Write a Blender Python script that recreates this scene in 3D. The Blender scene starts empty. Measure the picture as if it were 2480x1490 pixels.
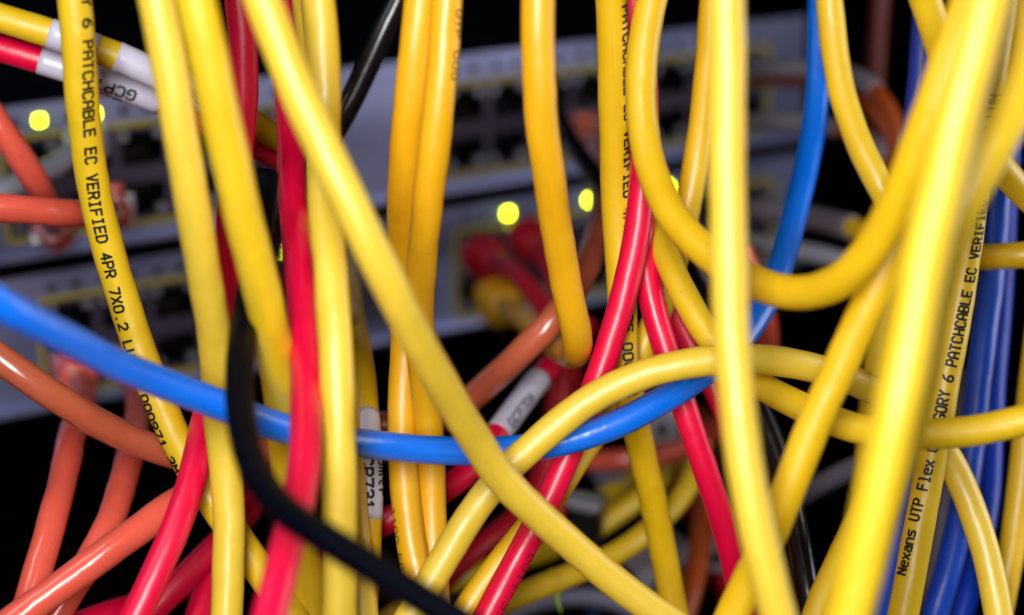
import bpy, bmesh, math, random
from mathutils import Vector, Matrix
random.seed(7)
S = bpy.context.scene
COL = S.collection
MM = 0.001
R = math.radians

# ------------------------------------------------------------------ camera, world, lights
PITCH = 0.298633
cam_d = bpy.data.cameras.new('camera'); cam = bpy.data.objects.new('camera', cam_d); COL.objects.link(cam)
cam.location = (0, -0.400, 1.200); cam.rotation_euler = (math.pi/2 - PITCH, 0, 0)
cam_d.sensor_width = 36; cam_d.sensor_fit = 'HORIZONTAL'; cam_d.lens = 36*5000/2480
cam_d.clip_start = 0.01; cam_d.clip_end = 20
cam_d.dof.use_dof = True; cam_d.dof.focus_distance = 0.404; cam_d.dof.aperture_fstop = 8.6
S.camera = cam
CAM = Vector(cam.location)
_rot = cam.rotation_euler.to_matrix()
def cam_space(x, d, up):          # millimetres right / away / up as the camera sees them -> world metres
    return CAM + _rot @ Vector((x, up, -d)) * MM

w = bpy.data.worlds.new('World'); S.world = w; w.use_nodes = True
w.node_tree.nodes['Background'].inputs[0].default_value = (0.55, 0.62, 1.0, 1)
w.node_tree.nodes['Background'].inputs[1].default_value = 0.001

def area_light(name, pos, target, size, energy, color):
    d = bpy.data.lights.new(name, 'AREA'); d.shape = 'RECTANGLE'; d.size, d.size_y = size
    d.energy = energy; d.color = color
    o = bpy.data.objects.new(name, d); COL.objects.link(o)
    o.location = cam_space(*pos)
    o.rotation_euler = (cam_space(*target) - o.location).to_track_quat('-Z', 'Y').to_euler()
    return o
area_light('lamp_main', (-30, -60, 45), (0, 420, 0), (.06, .22), 2.6, (1.0, .98, .96))
area_light('lamp_right', (320, 420, 60), (30, 430, 0), (.12, .22), 0.42, (1.0, .97, .95))
area_light('lamp_left', (-280, 170, 260), (-50, 400, 0), (.10, .20), 0.38, (.94, .96, 1.0))

S.view_settings.view_transform = 'Standard'; S.view_settings.look = 'None'
S.view_settings.exposure = 0.0; S.view_settings.gamma = 1
S.render.engine = 'CYCLES'
S.cycles.use_denoising = True
S.cycles.max_bounces = 5; S.cycles.diffuse_bounces = 2; S.cycles.glossy_bounces = 2; S.cycles.caustics_reflective = False; S.cycles.caustics_refractive = False

# ------------------------------------------------------------------ materials
def mat(name, rgb, rough=0.4, metallic=0.0, spec=0.5, emit=None, strength=0.0, noise=0.0, scale=80.0, bump=0.0, coat=0.0, uv=False, specks=0.0, trans=0.0, sss=0.0):
    m = bpy.data.materials.new(name); m.use_nodes = True
    nt = m.node_tree; b = nt.nodes['Principled BSDF']
    b.inputs['Base Color'].default_value = (*rgb, 1); b.inputs['Roughness'].default_value = rough
    b.inputs['Metallic'].default_value = metallic; b.inputs['Specular IOR Level'].default_value = spec
    b.inputs['Coat Weight'].default_value = coat; b.inputs['Coat Roughness'].default_value = 0.15
    b.inputs['Transmission Weight'].default_value = trans
    if emit: b.inputs['Emission Color'].default_value = (*emit, 1); b.inputs['Emission Strength'].default_value = strength
    if sss:
        b.inputs['Subsurface Weight'].default_value = sss; b.inputs['Subsurface Radius'].default_value = (1, .5, .15); b.inputs['Subsurface Scale'].default_value = 0.0012
    if noise or bump or specks:
        tc = nt.nodes.new('ShaderNodeTexCoord'); mp = nt.nodes.new('ShaderNodeMapping')
        nt.links.new(tc.outputs['UV' if uv else 'Object'], mp.inputs[0])
        oi = nt.nodes.new('ShaderNodeObjectInfo')
        if uv:
            cb = nt.nodes.new('ShaderNodeCombineXYZ')
            ml = nt.nodes.new('ShaderNodeMath'); ml.operation = 'MULTIPLY'; ml.inputs[1].default_value = 300
            nt.links.new(oi.outputs['Random'], ml.inputs[0]); nt.links.new(ml.outputs[0], cb.inputs[0]); nt.links.new(ml.outputs[0], cb.inputs[2])
            nt.links.new(cb.outputs[0], mp.inputs['Location'])
        n = nt.nodes.new('ShaderNodeTexNoise'); n.inputs['Scale'].default_value = scale; n.inputs['Detail'].default_value = 4
        nt.links.new(mp.outputs[0], n.inputs[0])
        col_out = None
        if noise:
            mr = nt.nodes.new('ShaderNodeMapRange'); mr.inputs[1].default_value = .3; mr.inputs[2].default_value = .7
            mr.inputs[3].default_value = 1 - noise; mr.inputs[4].default_value = 1 + noise*.4
            nt.links.new(n.outputs[0], mr.inputs[0])
            hv = nt.nodes.new('ShaderNodeHueSaturation'); hv.inputs['Color'].default_value = (*rgb, 1)
            nt.links.new(mr.outputs[0], hv.inputs['Value']); col_out = hv.outputs[0]
            rr = nt.nodes.new('ShaderNodeMapRange'); rr.inputs[1].default_value = .3; rr.inputs[2].default_value = .7
            rr.inputs[3].default_value = rough*.85; rr.inputs[4].default_value = rough*1.2
            nt.links.new(n.outputs[0], rr.inputs[0]); nt.links.new(rr.outputs[0], b.inputs['Roughness'])
        if specks:
            v = nt.nodes.new('ShaderNodeTexVoronoi'); v.inputs['Scale'].default_value = .42 if uv else 300
            nt.links.new(mp.outputs[0], v.inputs[0])
            n2 = nt.nodes.new('ShaderNodeTexNoise'); n2.inputs['Scale'].default_value = .07 if uv else 40
            nt.links.new(mp.outputs[0], n2.inputs[0])
            lt = nt.nodes.new('ShaderNodeMath'); lt.operation = 'LESS_THAN'; lt.inputs[1].default_value = .065
            nt.links.new(v.outputs['Distance'], lt.inputs[0])
            gt = nt.nodes.new('ShaderNodeMath'); gt.operation = 'GREATER_THAN'; gt.inputs[1].default_value = .56
            nt.links.new(n2.outputs[0], gt.inputs[0])
            mu = nt.nodes.new('ShaderNodeMath'); mu.operation = 'MULTIPLY'; nt.links.new(lt.outputs[0], mu.inputs[0]); nt.links.new(gt.outputs[0], mu.inputs[1])
            mu2 = nt.nodes.new('ShaderNodeMath'); mu2.operation = 'MULTIPLY'; mu2.inputs[1].default_value = specks; nt.links.new(mu.outputs[0], mu2.inputs[0])
            mx = nt.nodes.new('ShaderNodeMix'); mx.data_type = 'RGBA'
            nt.links.new(mu2.outputs[0], mx.inputs['Factor'])
            if col_out: nt.links.new(col_out, mx.inputs['A'])
            else: mx.inputs['A'].default_value = (*rgb, 1)
            mx.inputs['B'].default_value = (rgb[0]*.15, rgb[1]*.12, rgb[2]*.1, 1)
            col_out = mx.outputs['Result']
        if col_out: nt.links.new(col_out, b.inputs['Base Color'])
        if bump:
            n3 = nt.nodes.new('ShaderNodeTexNoise'); n3.inputs['Scale'].default_value = .16 if uv else scale*3; n3.inputs['Detail'].default_value = 3
            nt.links.new(mp.outputs[0], n3.inputs[0])
            bp = nt.nodes.new('ShaderNodeBump'); bp.inputs['Strength'].default_value = bump; bp.inputs['Distance'].default_value = 0.0005
            nt.links.new(n3.outputs[0], bp.inputs['Height']); nt.links.new(bp.outputs[0], b.inputs['Normal'])
    return m
JK = dict(noise=.10, scale=.05, bump=.45, uv=True, specks=.6)
M = {
 'yellow': mat('yellow_jacket', (.87, .58, .012), .42, spec=.9, **JK),
 'pale_yellow': mat('pale_yellow_jacket', (.87, .61, .045), .42, spec=1.0, **JK),
 'deep_yellow': mat('deep_yellow_jacket', (.86, .535, .005), .42, spec=.9, **JK),
 'golden': mat('golden_jacket', (.92, .48, .002), .42, spec=1.0, **JK),
 'red': mat('red_jacket', (.84, .001, .055), .36, spec=.7, **JK),
 'shadow_red': mat('shadow_red_jacket', (.10, .004, .003), .5, **JK),  # red jacket darkened in its colour to imitate deep shadow
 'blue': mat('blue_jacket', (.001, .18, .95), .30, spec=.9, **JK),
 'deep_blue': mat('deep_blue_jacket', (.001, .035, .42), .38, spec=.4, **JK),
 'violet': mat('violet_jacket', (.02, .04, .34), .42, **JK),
 'salmon_brown': mat('salmon_brown_jacket', (.55, .12, .058), .22, spec=.8, **JK),
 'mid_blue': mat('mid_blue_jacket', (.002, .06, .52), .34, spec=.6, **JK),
 'dim_red': mat('dim_red_jacket', (.50, .001, .016), .42, spec=.5, **JK),  # red jacket, weaker light deep in the rack put into its colour
 'orange': mat('orange_jacket', (.82, .115, .072), .24, spec=.7, **JK),
 'black': mat('black_jacket', (.003, .0033, .006), .28, spec=.5, **JK),
 'matte_black': mat('matte_black_jacket', (.001, .0015, .005), .5, spec=.06, **JK),
 'brown': mat('brown_orange_jacket', (.36, .06, .010), .4, **JK),
 'sleeve': mat('dull_white_sleeve', (.22, .20, .25), .45, **JK),
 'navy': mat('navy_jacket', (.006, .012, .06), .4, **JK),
 'grey': mat('grey_jacket', (.22, .22, .32), .42, **JK),
 'white': mat('white_jacket', (.45, .46, .58), .40, **JK),
}
M['label'] = mat('white_label_vinyl', (.62, .61, .76), .28, noise=.05, scale=60, bump=.05)
M['ink'] = mat('black_print_ink', (.006, .006, .006), .5)
M['brown_ink'] = mat('brown_print_ink', (.05, .025, .01), .5)
M['dark_ink'] = mat('dark_red_print_ink', (.05, .0, .01), .5)
M['steel'] = mat('brushed_switch_face', (.42, .46, .80), .36, metallic=.75, noise=.10, scale=25, bump=.06)
M['chassis'] = mat('dark_blue_grey_chassis', (.002, .003, .010), .5, spec=.2, noise=.15, scale=30)
M['cavity'] = mat('black_socket_plastic', (.003, .003, .006), .5, spec=.2, noise=.2, scale=90)
M['contact'] = mat('dull_contact_metal', (.24, .18, .19), .4, metallic=.8, noise=.1, scale=60)
M['frame'] = mat('socket_frame_plastic', (.09, .07, .12), .38, metallic=.3, noise=.12, scale=40)
M['bezel'] = mat('socket_metal', (.55, .55, .66), .35, metallic=.5, noise=.1, scale=60)
M['outline'] = mat('yellow_outline_paint', (.48, .40, .045), .5, noise=.15, scale=60)
M['lamp_off'] = mat('unlit_indicator', (.035, .04, .06), .4, noise=.1, scale=60)
M['lamp_on'] = mat('lit_indicator', (.8, 1, .02), .4, emit=(.80, 1.0, .0), strength=20.0)
M['lamp_green'] = mat('lime_plastic', (.45, .70, .02), .4, noise=.1, scale=60)
M['clear'] = mat('clear_plug_plastic', (.30, .31, .38), .25, noise=.08, scale=60)
M['blackpl'] = mat('black_rack_paint', (.0015, .0015, .0022), .6, spec=.1, noise=.2, scale=12)
M['rail'] = mat('dark_rail', (.02, .02, .028), .45, noise=.2, scale=20)

# ------------------------------------------------------------------ helpers
def link(name, me, m=None, parent=None, kind=None, label=None, cat=None, group=None):
    o = bpy.data.objects.new(name, me); COL.objects.link(o)
    if m is not None and me is not None and not me.materials: me.materials.append(m)
    if parent: o.parent = parent
    tag(o, kind, label, cat, group); return o
def tag(o, kind=None, label=None, cat=None, group=None):
    for k, val in (('kind', kind), ('label', label), ('category', cat), ('group', group)):
        if val: o[k] = val
    return o
def from_bm(name, bm, smooth=False):
    me = bpy.data.meshes.new(name); bm.normal_update(); bm.to_mesh(me); bm.free()
    if smooth: me.polygons.foreach_set('use_smooth', [True]*len(me.polygons))
    return me
def bm_box(bm, x0, x1, y0, y1, z0, z1, mi=0, bevel=0.0, seg=2):
    g = bmesh.ops.create_cube(bm, size=1)
    for q in g['verts']:
        q.co = Vector(((x0+x1)/2 + q.co.x*(x1-x0), (y0+y1)/2 + q.co.y*(y1-y0), (z0+z1)/2 + q.co.z*(z1-z0)))
    fs = {f for q in g['verts'] for f in q.link_faces}
    for f in fs: f.material_index = mi
    if bevel:
        es = list({e for f in fs for e in f.edges})
        r = bmesh.ops.bevel(bm, geom=es, offset=bevel, segments=seg, profile=.6, affect='EDGES')
        for f in r['faces']: f.material_index = mi
def box_mesh(name, dims, bevel=0.0):
    bm = bmesh.new(); bm_box(bm, *[d*MM for d in dims], bevel=bevel*MM); return from_bm(name, bm)

VIEW = (_rot @ Vector((0, 0, 1))).normalized()      # from the cables towards where one stands

class Path:
    """centre line of a cable: smooth curve through points, resampled by arc length (metres)"""
    def __init__(self, pts, step=1.1):
        P = [Vector(p)*MM for p in pts]
        P = [P[0]*2 - P[1]] + P + [P[-1]*2 - P[-2]]
        raw = []
        for i in range(1, len(P)-2):
            a, b, c, d = P[i-1:i+3]; n = max(2, int((c-b).length/(.5*MM)))
            for k in range(n):
                t = k/n
                raw.append(.5*((2*b) + (c-a)*t + (2*a-5*b+4*c-d)*t*t + (3*b-a-3*c+d)*t**3))
        raw.append(P[-2])
        L = [0.0]
        for i in range(1, len(raw)): L.append(L[-1] + (raw[i]-raw[i-1]).length)
        self.len = L[-1]; self.raw = raw; self.L = L; self.step = step*MM
    def at(self, s):
        import bisect
        s = min(max(s, 0), self.len); i = min(max(bisect.bisect_right(self.L, s)-1, 0), len(self.raw)-2)
        d = self.L[i+1]-self.L[i]; return self.raw[i].lerp(self.raw[i+1], (s-self.L[i])/d if d else 0)
    def frame(self, s):
        e = .9*MM; c = self.at(s); t = (self.at(s+e) - self.at(s-e)).normalized()
        n = (VIEW - t*VIEW.dot(t))
        if n.length < .25: n = n + Vector((0, 0, .3)) - t*t.z*.3
        n.normalize(); return c, t, n, t.cross(n)

def tube(name, path, rad, s0=None, s1=None, nseg=22, wob=0.0, step=None, profile=None, cap=True, seed=0):
    s0 = 0 if s0 is None else s0; s1 = path.len if s1 is None else s1
    n = max(2, int((s1-s0)/(step*MM if step else path.step))+1)
    vs, fs, uv = [], [], []
    rnd = random.Random(seed); ph = [rnd.uniform(0, 6.28) for _ in range(8)]
    # frames carried along the cable so the jacket does not twist
    prev = None
    for i in range(n):
        s = s0 + (s1-s0)*i/(n-1); c, t, nn, b = path.frame(s)
        if prev is None: prev = nn
        prev = (prev - t*prev.dot(t)).normalized(); bb = t.cross(prev)
        q = s/MM
        for k in range(nseg):
            th = 2*math.pi*k/nseg
            r = rad if profile is None else rad*profile((s-s0)/(s1-s0), th)
            if wob:
                r *= 1 + wob*(.55*math.sin(2*th - q*.42 + ph[0]) + .5*math.sin(q*.55+ph[1])*math.cos(th+ph[2]) + .45*math.sin(q*.21+ph[3]) + .35*math.sin(3*th + q*.31+ph[4]) + .4*math.sin(q*1.15+ph[5])*math.sin(th*2+ph[6]))
            vs.append(c + prev*(r*math.cos(th)) + bb*(r*math.sin(th)))
    for i in range(n-1):
        for k in range(nseg):
            k2 = (k+1) % nseg
            fs.append((i*nseg+k, i*nseg+k2, (i+1)*nseg+k2, (i+1)*nseg+k))
            sa, sb = (s0+(s1-s0)*i/(n-1))/MM, (s0+(s1-s0)*(i+1)/(n-1))/MM
            va, vb = k/nseg*rad/MM*6.28, (k+1)/nseg*rad/MM*6.28
            uv += [(sa, va), (sa, vb), (sb, vb), (sb, va)]
    nq = len(fs)
    if cap:
        fs.append(tuple(range(nseg-1, -1, -1))); fs.append(tuple((n-1)*nseg+k for k in range(nseg)))
    me = bpy.data.meshes.new(name); me.from_pydata([tuple(p) for p in vs], [], fs)
    ul = me.uv_layers.new(name='UVMap')
    flat = [x for p in uv for x in p]; flat += [0.0]*(2*(len(me.loops)) - len(flat))
    ul.data.foreach_set('uv', flat)
    me.polygons.foreach_set('use_smooth', [i < nq for i in range(len(fs))])
    return me

# stroke font for ink-jet print: polylines on a 4 x 6 cell
GL = {
 'A': [[(0,0),(0,4.5),(1,6),(3,6),(4,4.5),(4,0)],[(0,2.6),(4,2.6)]], 'B': [[(0,0),(0,6),(3,6),(4,5),(4,4),(3,3.1),(0,3.1)],[(3,3.1),(4,2.2),(4,1),(3,0),(0,0)]],
 'C': [[(4,5),(3,6),(1,6),(0,5),(0,1),(1,0),(3,0),(4,1)]], 'D': [[(0,0),(0,6),(2.7,6),(4,4.7),(4,1.3),(2.7,0),(0,0)]],
 'E': [[(4,6),(0,6),(0,0),(4,0)],[(0,3.1),(3.2,3.1)]], 'F': [[(4,6),(0,6),(0,0)],[(0,3.1),(3.2,3.1)]],
 'G': [[(4,5),(3,6),(1,6),(0,5),(0,1),(1,0),(3,0),(4,1),(4,2.8),(2.2,2.8)]], 'H': [[(0,0),(0,6)],[(4,0),(4,6)],[(0,3),(4,3)]],
 'I': [[(.8,6),(3.2,6)],[(2,6),(2,0)],[(.8,0),(3.2,0)]], 'L': [[(0,6),(0,0),(4,0)]], 'M': [[(0,0),(0,6),(2,3),(4,6),(4,0)]],
 'N': [[(0,0),(0,6),(4,0),(4,6)]], 'O': [[(1,0),(0,1),(0,5),(1,6),(3,6),(4,5),(4,1),(3,0),(1,0)]], 'P': [[(0,0),(0,6),(3,6),(4,5),(4,3.8),(3,2.8),(0,2.8)]],
 'R': [[(0,0),(0,6),(3,6),(4,5),(4,3.9),(3,3),(0,3)],[(2,3),(4,0)]], 'T': [[(0,6),(4,6)],[(2,6),(2,0)]], 'U': [[(0,6),(0,1),(1,0),(3,0),(4,1),(4,6)]],
 'V': [[(0,6),(2,0),(4,6)]], 'X': [[(0,0),(4,6)],[(0,6),(4,0)]], 'Y': [[(0,6),(2,3.2),(4,6)],[(2,3.2),(2,0)]],
 '0': [[(1,0),(0,1),(0,5),(1,6),(3,6),(4,5),(4,1),(3,0),(1,0)]], '1': [[(.8,4.8),(2.2,6),(2.2,0)],[(.9,0),(3.4,0)]],
 '2': [[(0,5),(1,6),(3,6),(4,5),(4,4),(0,0),(4,0)]], '3': [[(0,5),(1,6),(3,6),(4,5),(4,4),(3,3.1),(1.5,3.1)],[(3,3.1),(4,2.2),(4,1),(3,0),(1,0),(0,1)]],
 '4': [[(3,0),(3,6),(0,2),(4,2)]], '5': [[(4,6),(0,6),(0,3.4),(3,3.4),(4,2.4),(4,1),(3,0),(0,0)]], '6': [[(3.6,6),(1.4,5),(0,2.8),(0,1),(1,0),(3,0),(4,1),(4,2.2),(3,3.1),(.4,3.1)]],
 '7': [[(0,6),(4,6),(1.6,0)]], '9': [[(.4,0),(2.6,1),(4,3.2),(4,5),(3,6),(1,6),(0,5),(0,3.8),(1,2.9),(3.8,2.9)]], '.': [[(1.6,0),(2.4,0)]],
 'a': [[(.4,4),(3,4),(4,3.2),(4,0),(1,0),(0,.7),(0,1.6),(1,2.3),(4,2.3)]], 'e': [[(0,2.1),(4,2.1),(4,3.2),(3,4),(1,4),(0,3),(0,1),(1,0),(3.6,0)]],
 'l': [[(1,6),(2,6),(2,0)],[(.8,0),(3.2,0)]], 'm': [[(0,0),(0,4),(1.4,4),(2,3.4),(2,0)],[(2,3.4),(2.6,4),(3.4,4),(4,3.3),(4,0)]],
 'n': [[(0,0),(0,4),(3,4),(4,3),(4,0)]], 'r': [[(.6,0),(.6,4)],[(.6,2.8),(2,4),(3.6,4)]], 's': [[(4,4),(1,4),(0,3.2),(1,2.2),(3,2),(4,1),(3,0),(0,0)]],
 't': [[(1.6,5.6),(1.6,1),(2.6,0),(3.6,.2)],[(.2,4),(3.4,4)]], 'x': [[(0,0),(4,4)],[(0,4),(4,0)]], ' ': [],
}
def print_text(name, path, rad, text, s0, direction, ang0, ang1, advance, height, stroke, m, parent, s_end=None):
    """ink laid on the jacket: every stroke is a thin strip that follows the round surface"""
    vs, fs = [], []
    k = height/6; tot = advance*len(text)
    def angle(i):
        if not isinstance(ang0, list): return R(ang0 + (ang1-ang0)*i*advance/tot)
        if i <= ang0[0][0]: return R(ang0[0][1])
        for (a, p), (b, q) in zip(ang0, ang0[1:]):
            if i <= b: return R(p + (q-p)*(i-a)/(b-a))
        return R(ang0[-1][1])
    def put(x, y):
        s = s0 + direction*x*MM; f = min(max(x/tot, 0), 1)
        phi = angle(x/advance) - direction*(y-height/2)*MM/rad
        c, t, n, b = path.frame(s)
        vs.append(c + (n*math.cos(phi) + b*math.sin(phi))*rad); return len(vs)-1
    for i, ch in enumerate(text):
        for line in GL[ch]:
            pts = [(i*advance + p[0]*k*(advance*.68/(4*k)), p[1]*k) for p in line]
            for (x0, y0), (x1, y1) in zip(pts, pts[1:]):
                dx, dy = x1-x0, y1-y0; l = math.hypot(dx, dy) or 1e-6; ux, uy = dx/l, dy/l; h = stroke/2
                x0e, y0e, x1e, y1e = x0-ux*h*.7, y0-uy*h*.7, x1+ux*h*.7, y1+uy*h*.7
                n = max(1, int(l/.3)); ids = []
                for q in range(n+1):
                    xx, yy = x0e+(x1e-x0e)*q/n, y0e+(y1e-y0e)*q/n
                    ids.append((put(xx-uy*h, yy+ux*h), put(xx, yy), put(xx+uy*h, yy-ux*h)))
                for a, b in zip(ids, ids[1:]):
                    fs.append((a[0], a[1], b[1], b[0])); fs.append((a[1], a[2], b[2], b[1]))
    me = bpy.data.meshes.new(name); me.from_pydata([tuple(p) for p in vs], [], fs)
    return link(name, me, m, parent)

# ------------------------------------------------------------------ the rack interior
YAW = 0.579581
PANEL = Vector((-141.360, 148.293, 1043.738))*MM                       # lower left reference corner of the upper switch face
PROT = Matrix.Rotation(YAW, 4, 'Z')
bm = bmesh.new()
bm_box(bm, -.70, .95, .62, .63, -.75, .75)
bm_box(bm, -.70, .95, -.02, .62, -.76, -.75); bm_box(bm, -.71, -.70, -.02, .63, -.75, .75); bm_box(bm, .95, .96, -.02, .63, -.75, .75)
bm_box(bm, -.70, .95, -.02, .62, .75, .76)
rk = link('rack_cabinet', from_bm('rack_cabinet', bm), M['blackpl'], kind='structure'); rk.matrix_world = Matrix.Translation(PANEL) @ PROT

# ------------------------------------------------------------------ the two switches
def face_with_holes(x0, x1, z0, z1, holes, th=1.2):
    xs = sorted({x0, x1, *[h[0] for h in holes], *[h[1] for h in holes]}); zs = sorted({z0, z1, *[h[2] for h in holes], *[h[3] for h in holes]})
    bm = bmesh.new(); vv = {}
    def V(x, y, z):
        k = (round(x, 3), round(y, 3), round(z, 3))
        if k not in vv: vv[k] = bm.verts.new(Vector((x, y, z))*MM)
        return vv[k]
    solid = {}
    for i in range(len(xs)-1):
        for j in range(len(zs)-1):
            cx, cz = (xs[i]+xs[i+1])/2, (zs[j]+zs[j+1])/2
            solid[i, j] = not any(a < cx < b and c < cz < d for a, b, c, d in holes)
    for (i, j), ok in solid.items():
        if not ok: continue
        a, b, c, d = xs[i], xs[i+1], zs[j], zs[j+1]
        bm.faces.new((V(a,0,c), V(b,0,c), V(b,0,d), V(a,0,d)))
        if not solid.get((i-1, j), False): bm.faces.new((V(a,0,c), V(a,0,d), V(a,th,d), V(a,th,c)))
        if not solid.get((i+1, j), False): bm.faces.new((V(b,0,d), V(b,0,c), V(b,th,c), V(b,th,d)))
        if not solid.get((i, j-1), False): bm.faces.new((V(b,0,c), V(a,0,c), V(a,th,c), V(b,th,c)))
        if not solid.get((i, j+1), False): bm.faces.new((V(a,0,d), V(b,0,d), V(b,th,d), V(a,th,d)))
    return from_bm('face_plate', bm)
PW = 13.0
def socket_mesh(h, up):
    bm = bmesh.new(); D = 13*MM; W = PW*MM; H = h*MM; f = .4*MM
    q = [bm.verts.new((x, y, z)) for y in (f, D) for x, z in ((0, 0), (W, 0), (W, H), (0, H))]
    for idx in ((4,5,6,7), (0,4,7,3), (1,2,6,5), (0,1,5,4), (3,7,6,2)): bm.faces.new([q[i] for i in idx])
    bw, bh = W*.17, H*.24; z0 = H-bh if up else 0       # latch keyway between two corner blocks
    bm_box(bm, .05*MM, bw, .5*MM, 3*MM, z0+.05*MM, z0+bh-.05*MM, 1); bm_box(bm, W-bw, W-.05*MM, .5*MM, 3*MM, z0+.05*MM, z0+bh-.05*MM, 1)
    zc = H*.22 if up else H*.72
    for i in range(8):
        x = W*.22 + i*W*.08; bm_box(bm, x-.18*MM, x+.18*MM, 4*MM, 9*MM, zc-.2*MM, zc+.2*MM, 2)
    me = from_bm('port', bm)
    for m in ('cavity', 'bezel', 'contact'): me.materials.append(M[m])
    return me
def rect_outline(x0, x1, z0, z1, w=1.5, r=3.0):
    bm = bmesh.new(); P = []
    for cx, cz, a0 in ((x1-r, z1-r, 0), (x0+r, z1-r, 90), (x0+r, z0+r, 180), (x1-r, z0+r, 270)):
        for k in range(5):
            a = R(a0 + 22.5*k); P.append((cx, cz, math.cos(a), math.sin(a)))
    ring = []
    for rr, y in ((r, 0.0), (r, -.35), (r-w, -.35), (r-w, 0.0)):
        ring.append([bm.verts.new(Vector((cx+rr*ca, y-.02, cz+rr*sa))*MM) for cx, cz, ca, sa in P])
    n = len(P)
    for a, b in zip(ring, ring[1:]):
        for i in range(n): bm.faces.new((a[i], a[(i+1) % n], b[(i+1) % n], b[i]))
    return from_bm('port_outline', bm)
lamp_me = None
def lamp_mesh():
    bm = bmesh.new(); bm_box(bm, -1.35*MM, 1.35*MM, -.5*MM, .8*MM, -1.35*MM, 1.35*MM, bevel=.6*MM); return from_bm('indicator', bm)
LM_OFF, LM_ON = lamp_mesh(), lamp_mesh(); LM_OFF.materials.append(M['lamp_off']); LM_ON.materials.append(M['lamp_on'])

def switch(name, label, z0, z1, groups, rows, led_z, lit):
    root = link(name, None, label=label, cat='switch', group='network switches')
    root.empty_display_size = .01
    x0, x1 = -60.0, 290.0
    holes = []; ports = []; leds = []
    for gx, ncol in groups:
        for c in range(ncol):
            px = gx + 16*c
            for ri, (ra, rb) in enumerate(rows):
                holes.append((px, px+PW, ra, rb)); ports.append((px, ra, ri))
            leds += [px + 1.4, px + 8.6]
    gh = [(gx-2.2, gx+16*n-.8, rows[1][0]-1.8, rows[0][1]+1.8) for gx, n in groups]
    link('face_plate', face_with_holes(x0, x1, z0, z1, gh), M['steel'], root)
    for q in gh:
        f = link('port_frame', face_with_holes(q[0]+.05, q[1]-.05, q[2]+.05, q[3]-.05, [hh for hh in holes if q[0] < hh[0] < q[1]]), M['frame'], root)
        f.location = (0, .3*MM, 0)
    link('chassis', box_mesh('chassis', (x0+.6, x1-.6, 14, 330, z0+.4, z1-.4), .8), M['chassis'], root)
    bm = bmesh.new()       # top and bottom skin in front of the chassis body
    bm_box(bm, (x0+.6)*MM, (x1-.6)*MM, 1.4*MM, 13.9*MM, (z1-1.4)*MM, (z1-.4)*MM); bm_box(bm, (x0+.6)*MM, (x1-.6)*MM, 1.4*MM, 13.9*MM, (z0+.4)*MM, (z0+1.4)*MM)
    link('chassis_skin', from_bm('chassis_skin', bm), M['chassis'], root)
    link('lower_lip', box_mesh('lower_lip', (x0, x1, -3.2, -.05, z0-.2, z0+1.9), .5), M['steel'], root)
    for gx, ncol in groups:
        link('port_outline', rect_outline(gx-3.6, gx+16*ncol+.4, rows[1][0]-3.0, rows[0][1]+3.0), M['outline'], root)
    sm = [socket_mesh(rows[i][1]-rows[i][0], i == 0) for i in (0, 1)]
    for px, pz, ri in ports:
        o = link('port', sm[ri], None, root); o.location = Vector((px, .3, pz))*MM
    for lx in leds:
        on = any(abs(lx-q) < 3.5 for q in lit)
        o = link('indicator', LM_ON if on else LM_OFF, None, root); o.location = Vector((lx, 0, led_z))*MM
    root.matrix_world = Matrix.Translation(PANEL) @ PROT
    return root
switch('network_switch', 'silver network switch, upper of the two behind the cables', .8, 43.5, [(5.5, 6), (145.8, 8)], [(22.6, 32.4), (8.0, 17.4)], 38.8, [14.1, 31.0])
switch('network_switch', 'silver network switch, lower of the two, with red plugs in it', -44.0, -4.8, [(13.0, 6), (150.0, 8)], [(-24.0, -14.6), (-38.6, -29.2)], -9.2, [85.8, 167.4, 199.4, 231.6])

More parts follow.
